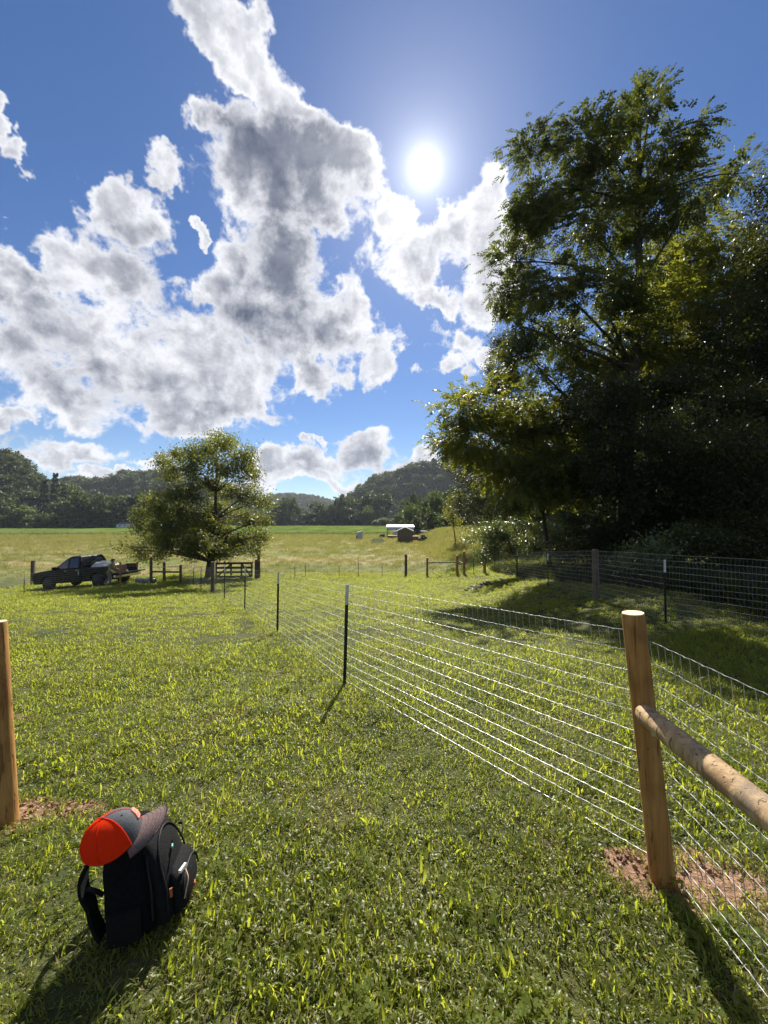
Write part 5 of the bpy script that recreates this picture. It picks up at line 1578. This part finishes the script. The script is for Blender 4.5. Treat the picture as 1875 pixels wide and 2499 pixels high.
# boundary fence of the crop field: weathered posts and two rails of wire, low rough growth at its foot
ffn = thing('field_fence', 'thin line of weathered posts along the edge of the crop field', 'fence', (-20, 122.5, float(ground(-20, 122.5))))
fb_ = np.array(ffn.location); fr = random.Random(4)
xs_ = list(np.arange(-128, 12, 3.6))
for x in xs_:
    y = 122.6 + (x + 100) * .02 + 2 * math.sin(x * .02); z = g1(x, y)
    MB().tube([rel((x, y, z - .1), fb_), rel((x + fr.uniform(-.08, .08), y, z + 1.15), fb_)], .07, 6).build('fence_post', M['old_wood'], ffn)
for h in (.5, 1.0):
    MB().tube([rel((x, 122.6 + (x + 100) * .02 + 2 * math.sin(x * .02), g1(x, 122) + h), fb_) for x in xs_], .02, 4).build('line_wire', M['galv'], ffn)
n_ = 1500; r_ = np.random.default_rng(12); x_ = r_.uniform(-130, 14, n_); y_ = 122.2 + (x_ + 100) * .02 + 2 * np.sin(x_ * .02) + r_.normal(0, .7, n_)
dmead = [blades_mesh('rough_tuft', 40, .5, .3, .7, .05, .8, [M['far'], M['meadow']], .8, 3, 80 + s, .3) for s in range(2)]
s_ = r_.uniform(.6, 1.5, n_)
tag(gn_scatter('undergrowth', np.stack([x_, y_, ground(x_, y_)], -1), np.stack([x_ * 0, x_ * 0, r_.uniform(0, 6.28, n_)], -1), np.stack([s_, s_, s_], -1), r_.integers(0, 2, n_), dmead),
    'strip of dark rough growth along the crop field fence', kind='stuff')
# tall dry grass and weeds on the bank at the right
n_ = 2600; x_ = r_.uniform(5.5, 22, n_); y_ = r_.uniform(33, 95, n_); s_ = r_.uniform(.9, 1.9, n_)
tag(gn_scatter('grass', np.stack([x_, y_, ground(x_, y_)], -1), np.stack([r_.normal(0, .1, n_), r_.normal(0, .1, n_), r_.uniform(0, 6.28, n_)], -1), np.stack([s_, s_, s_ * 1.1], -1), r_.integers(0, 4, n_), meads),
    'tall dry grass on the bank at the right', kind='stuff')
# weeds along the foot of the wood
n_ = 1600; y_ = r_.uniform(4, 26, n_); x_ = 6.7 + .02 * y_ + np.abs(r_.normal(0, 1.5, n_)); s_ = r_.uniform(.5, 1.2, n_)
wd_ = [blades_mesh('weed', 60, .4, .2, .6, .035, .9, [M['dark'], M['dark']], .9, 3, 90 + s, .15) for s in range(3)]
tag(gn_scatter('undergrowth', np.stack([x_, y_, ground(x_, y_)], -1), np.stack([r_.normal(0, .15, n_), r_.normal(0, .15, n_), r_.uniform(0, 6.28, n_)], -1), np.stack([s_, s_, s_], -1), r_.integers(0, 3, n_), wd_),
    'dark weedy undergrowth behind the right fence', kind='stuff')

# burnt scraps on the lawn
dp = at(1182, 1430)
de = thing('debris_pile', 'flat heap of charred sticks and scraps on the lawn', 'debris', tuple(dp))
dr = random.Random(6); kk = dp[1] / FOC
M['char'] = simple('charred_wood', (.02, .018, .017), .8, 0, .5, 10); M['ash'] = simple('pale_scrap', (.36, .31, .28), .8, 0, .3, 10)
for k in range(70):
    x, y = dr.gauss(0, 17 * kk), dr.gauss(0, .30); L_ = dr.uniform(.12, .42)
    nm = dr.choice(['stick', 'scrap'])
    z = g1(dp[0] + x, dp[1] + y) - dp[2]
    Mx = Matrix.Rotation(dr.uniform(0, 3.14), 4, 'Z') @ Matrix.Rotation(dr.uniform(-.35, .35), 4, 'Y')
    MB().box((x, y, z + .04 + dr.uniform(0, .07)), (L_, .05 if nm == 'stick' else .14, .035), 0, Mx).build(nm, M['ash'] if dr.random() < .28 else M['char'], de)


# ------------------------------------------------------------------ air
hz = MB().box((-100, 620, 92), (3600, 1700, 206)).build('haze', M['ground'])
hm = bpy.data.materials.new('air'); hm.use_nodes = True; hm.node_tree.nodes.clear(); ha = NT(hm.node_tree)
ho_ = ha.n('ShaderNodeOutputMaterial'); hv = ha.n('ShaderNodeVolumePrincipled')
hv.inputs['Color'].default_value = c4(.80, .88, 1.0); hv.inputs['Density'].default_value = .00012; hv.inputs['Anisotropy'].default_value = .2
ha.l(hv.outputs[0], ho_.inputs['Volume'])
hz.data.materials.clear(); hz.data.materials.append(hm)
tag(hz, 'thin summer haze over the valley', kind='stuff')
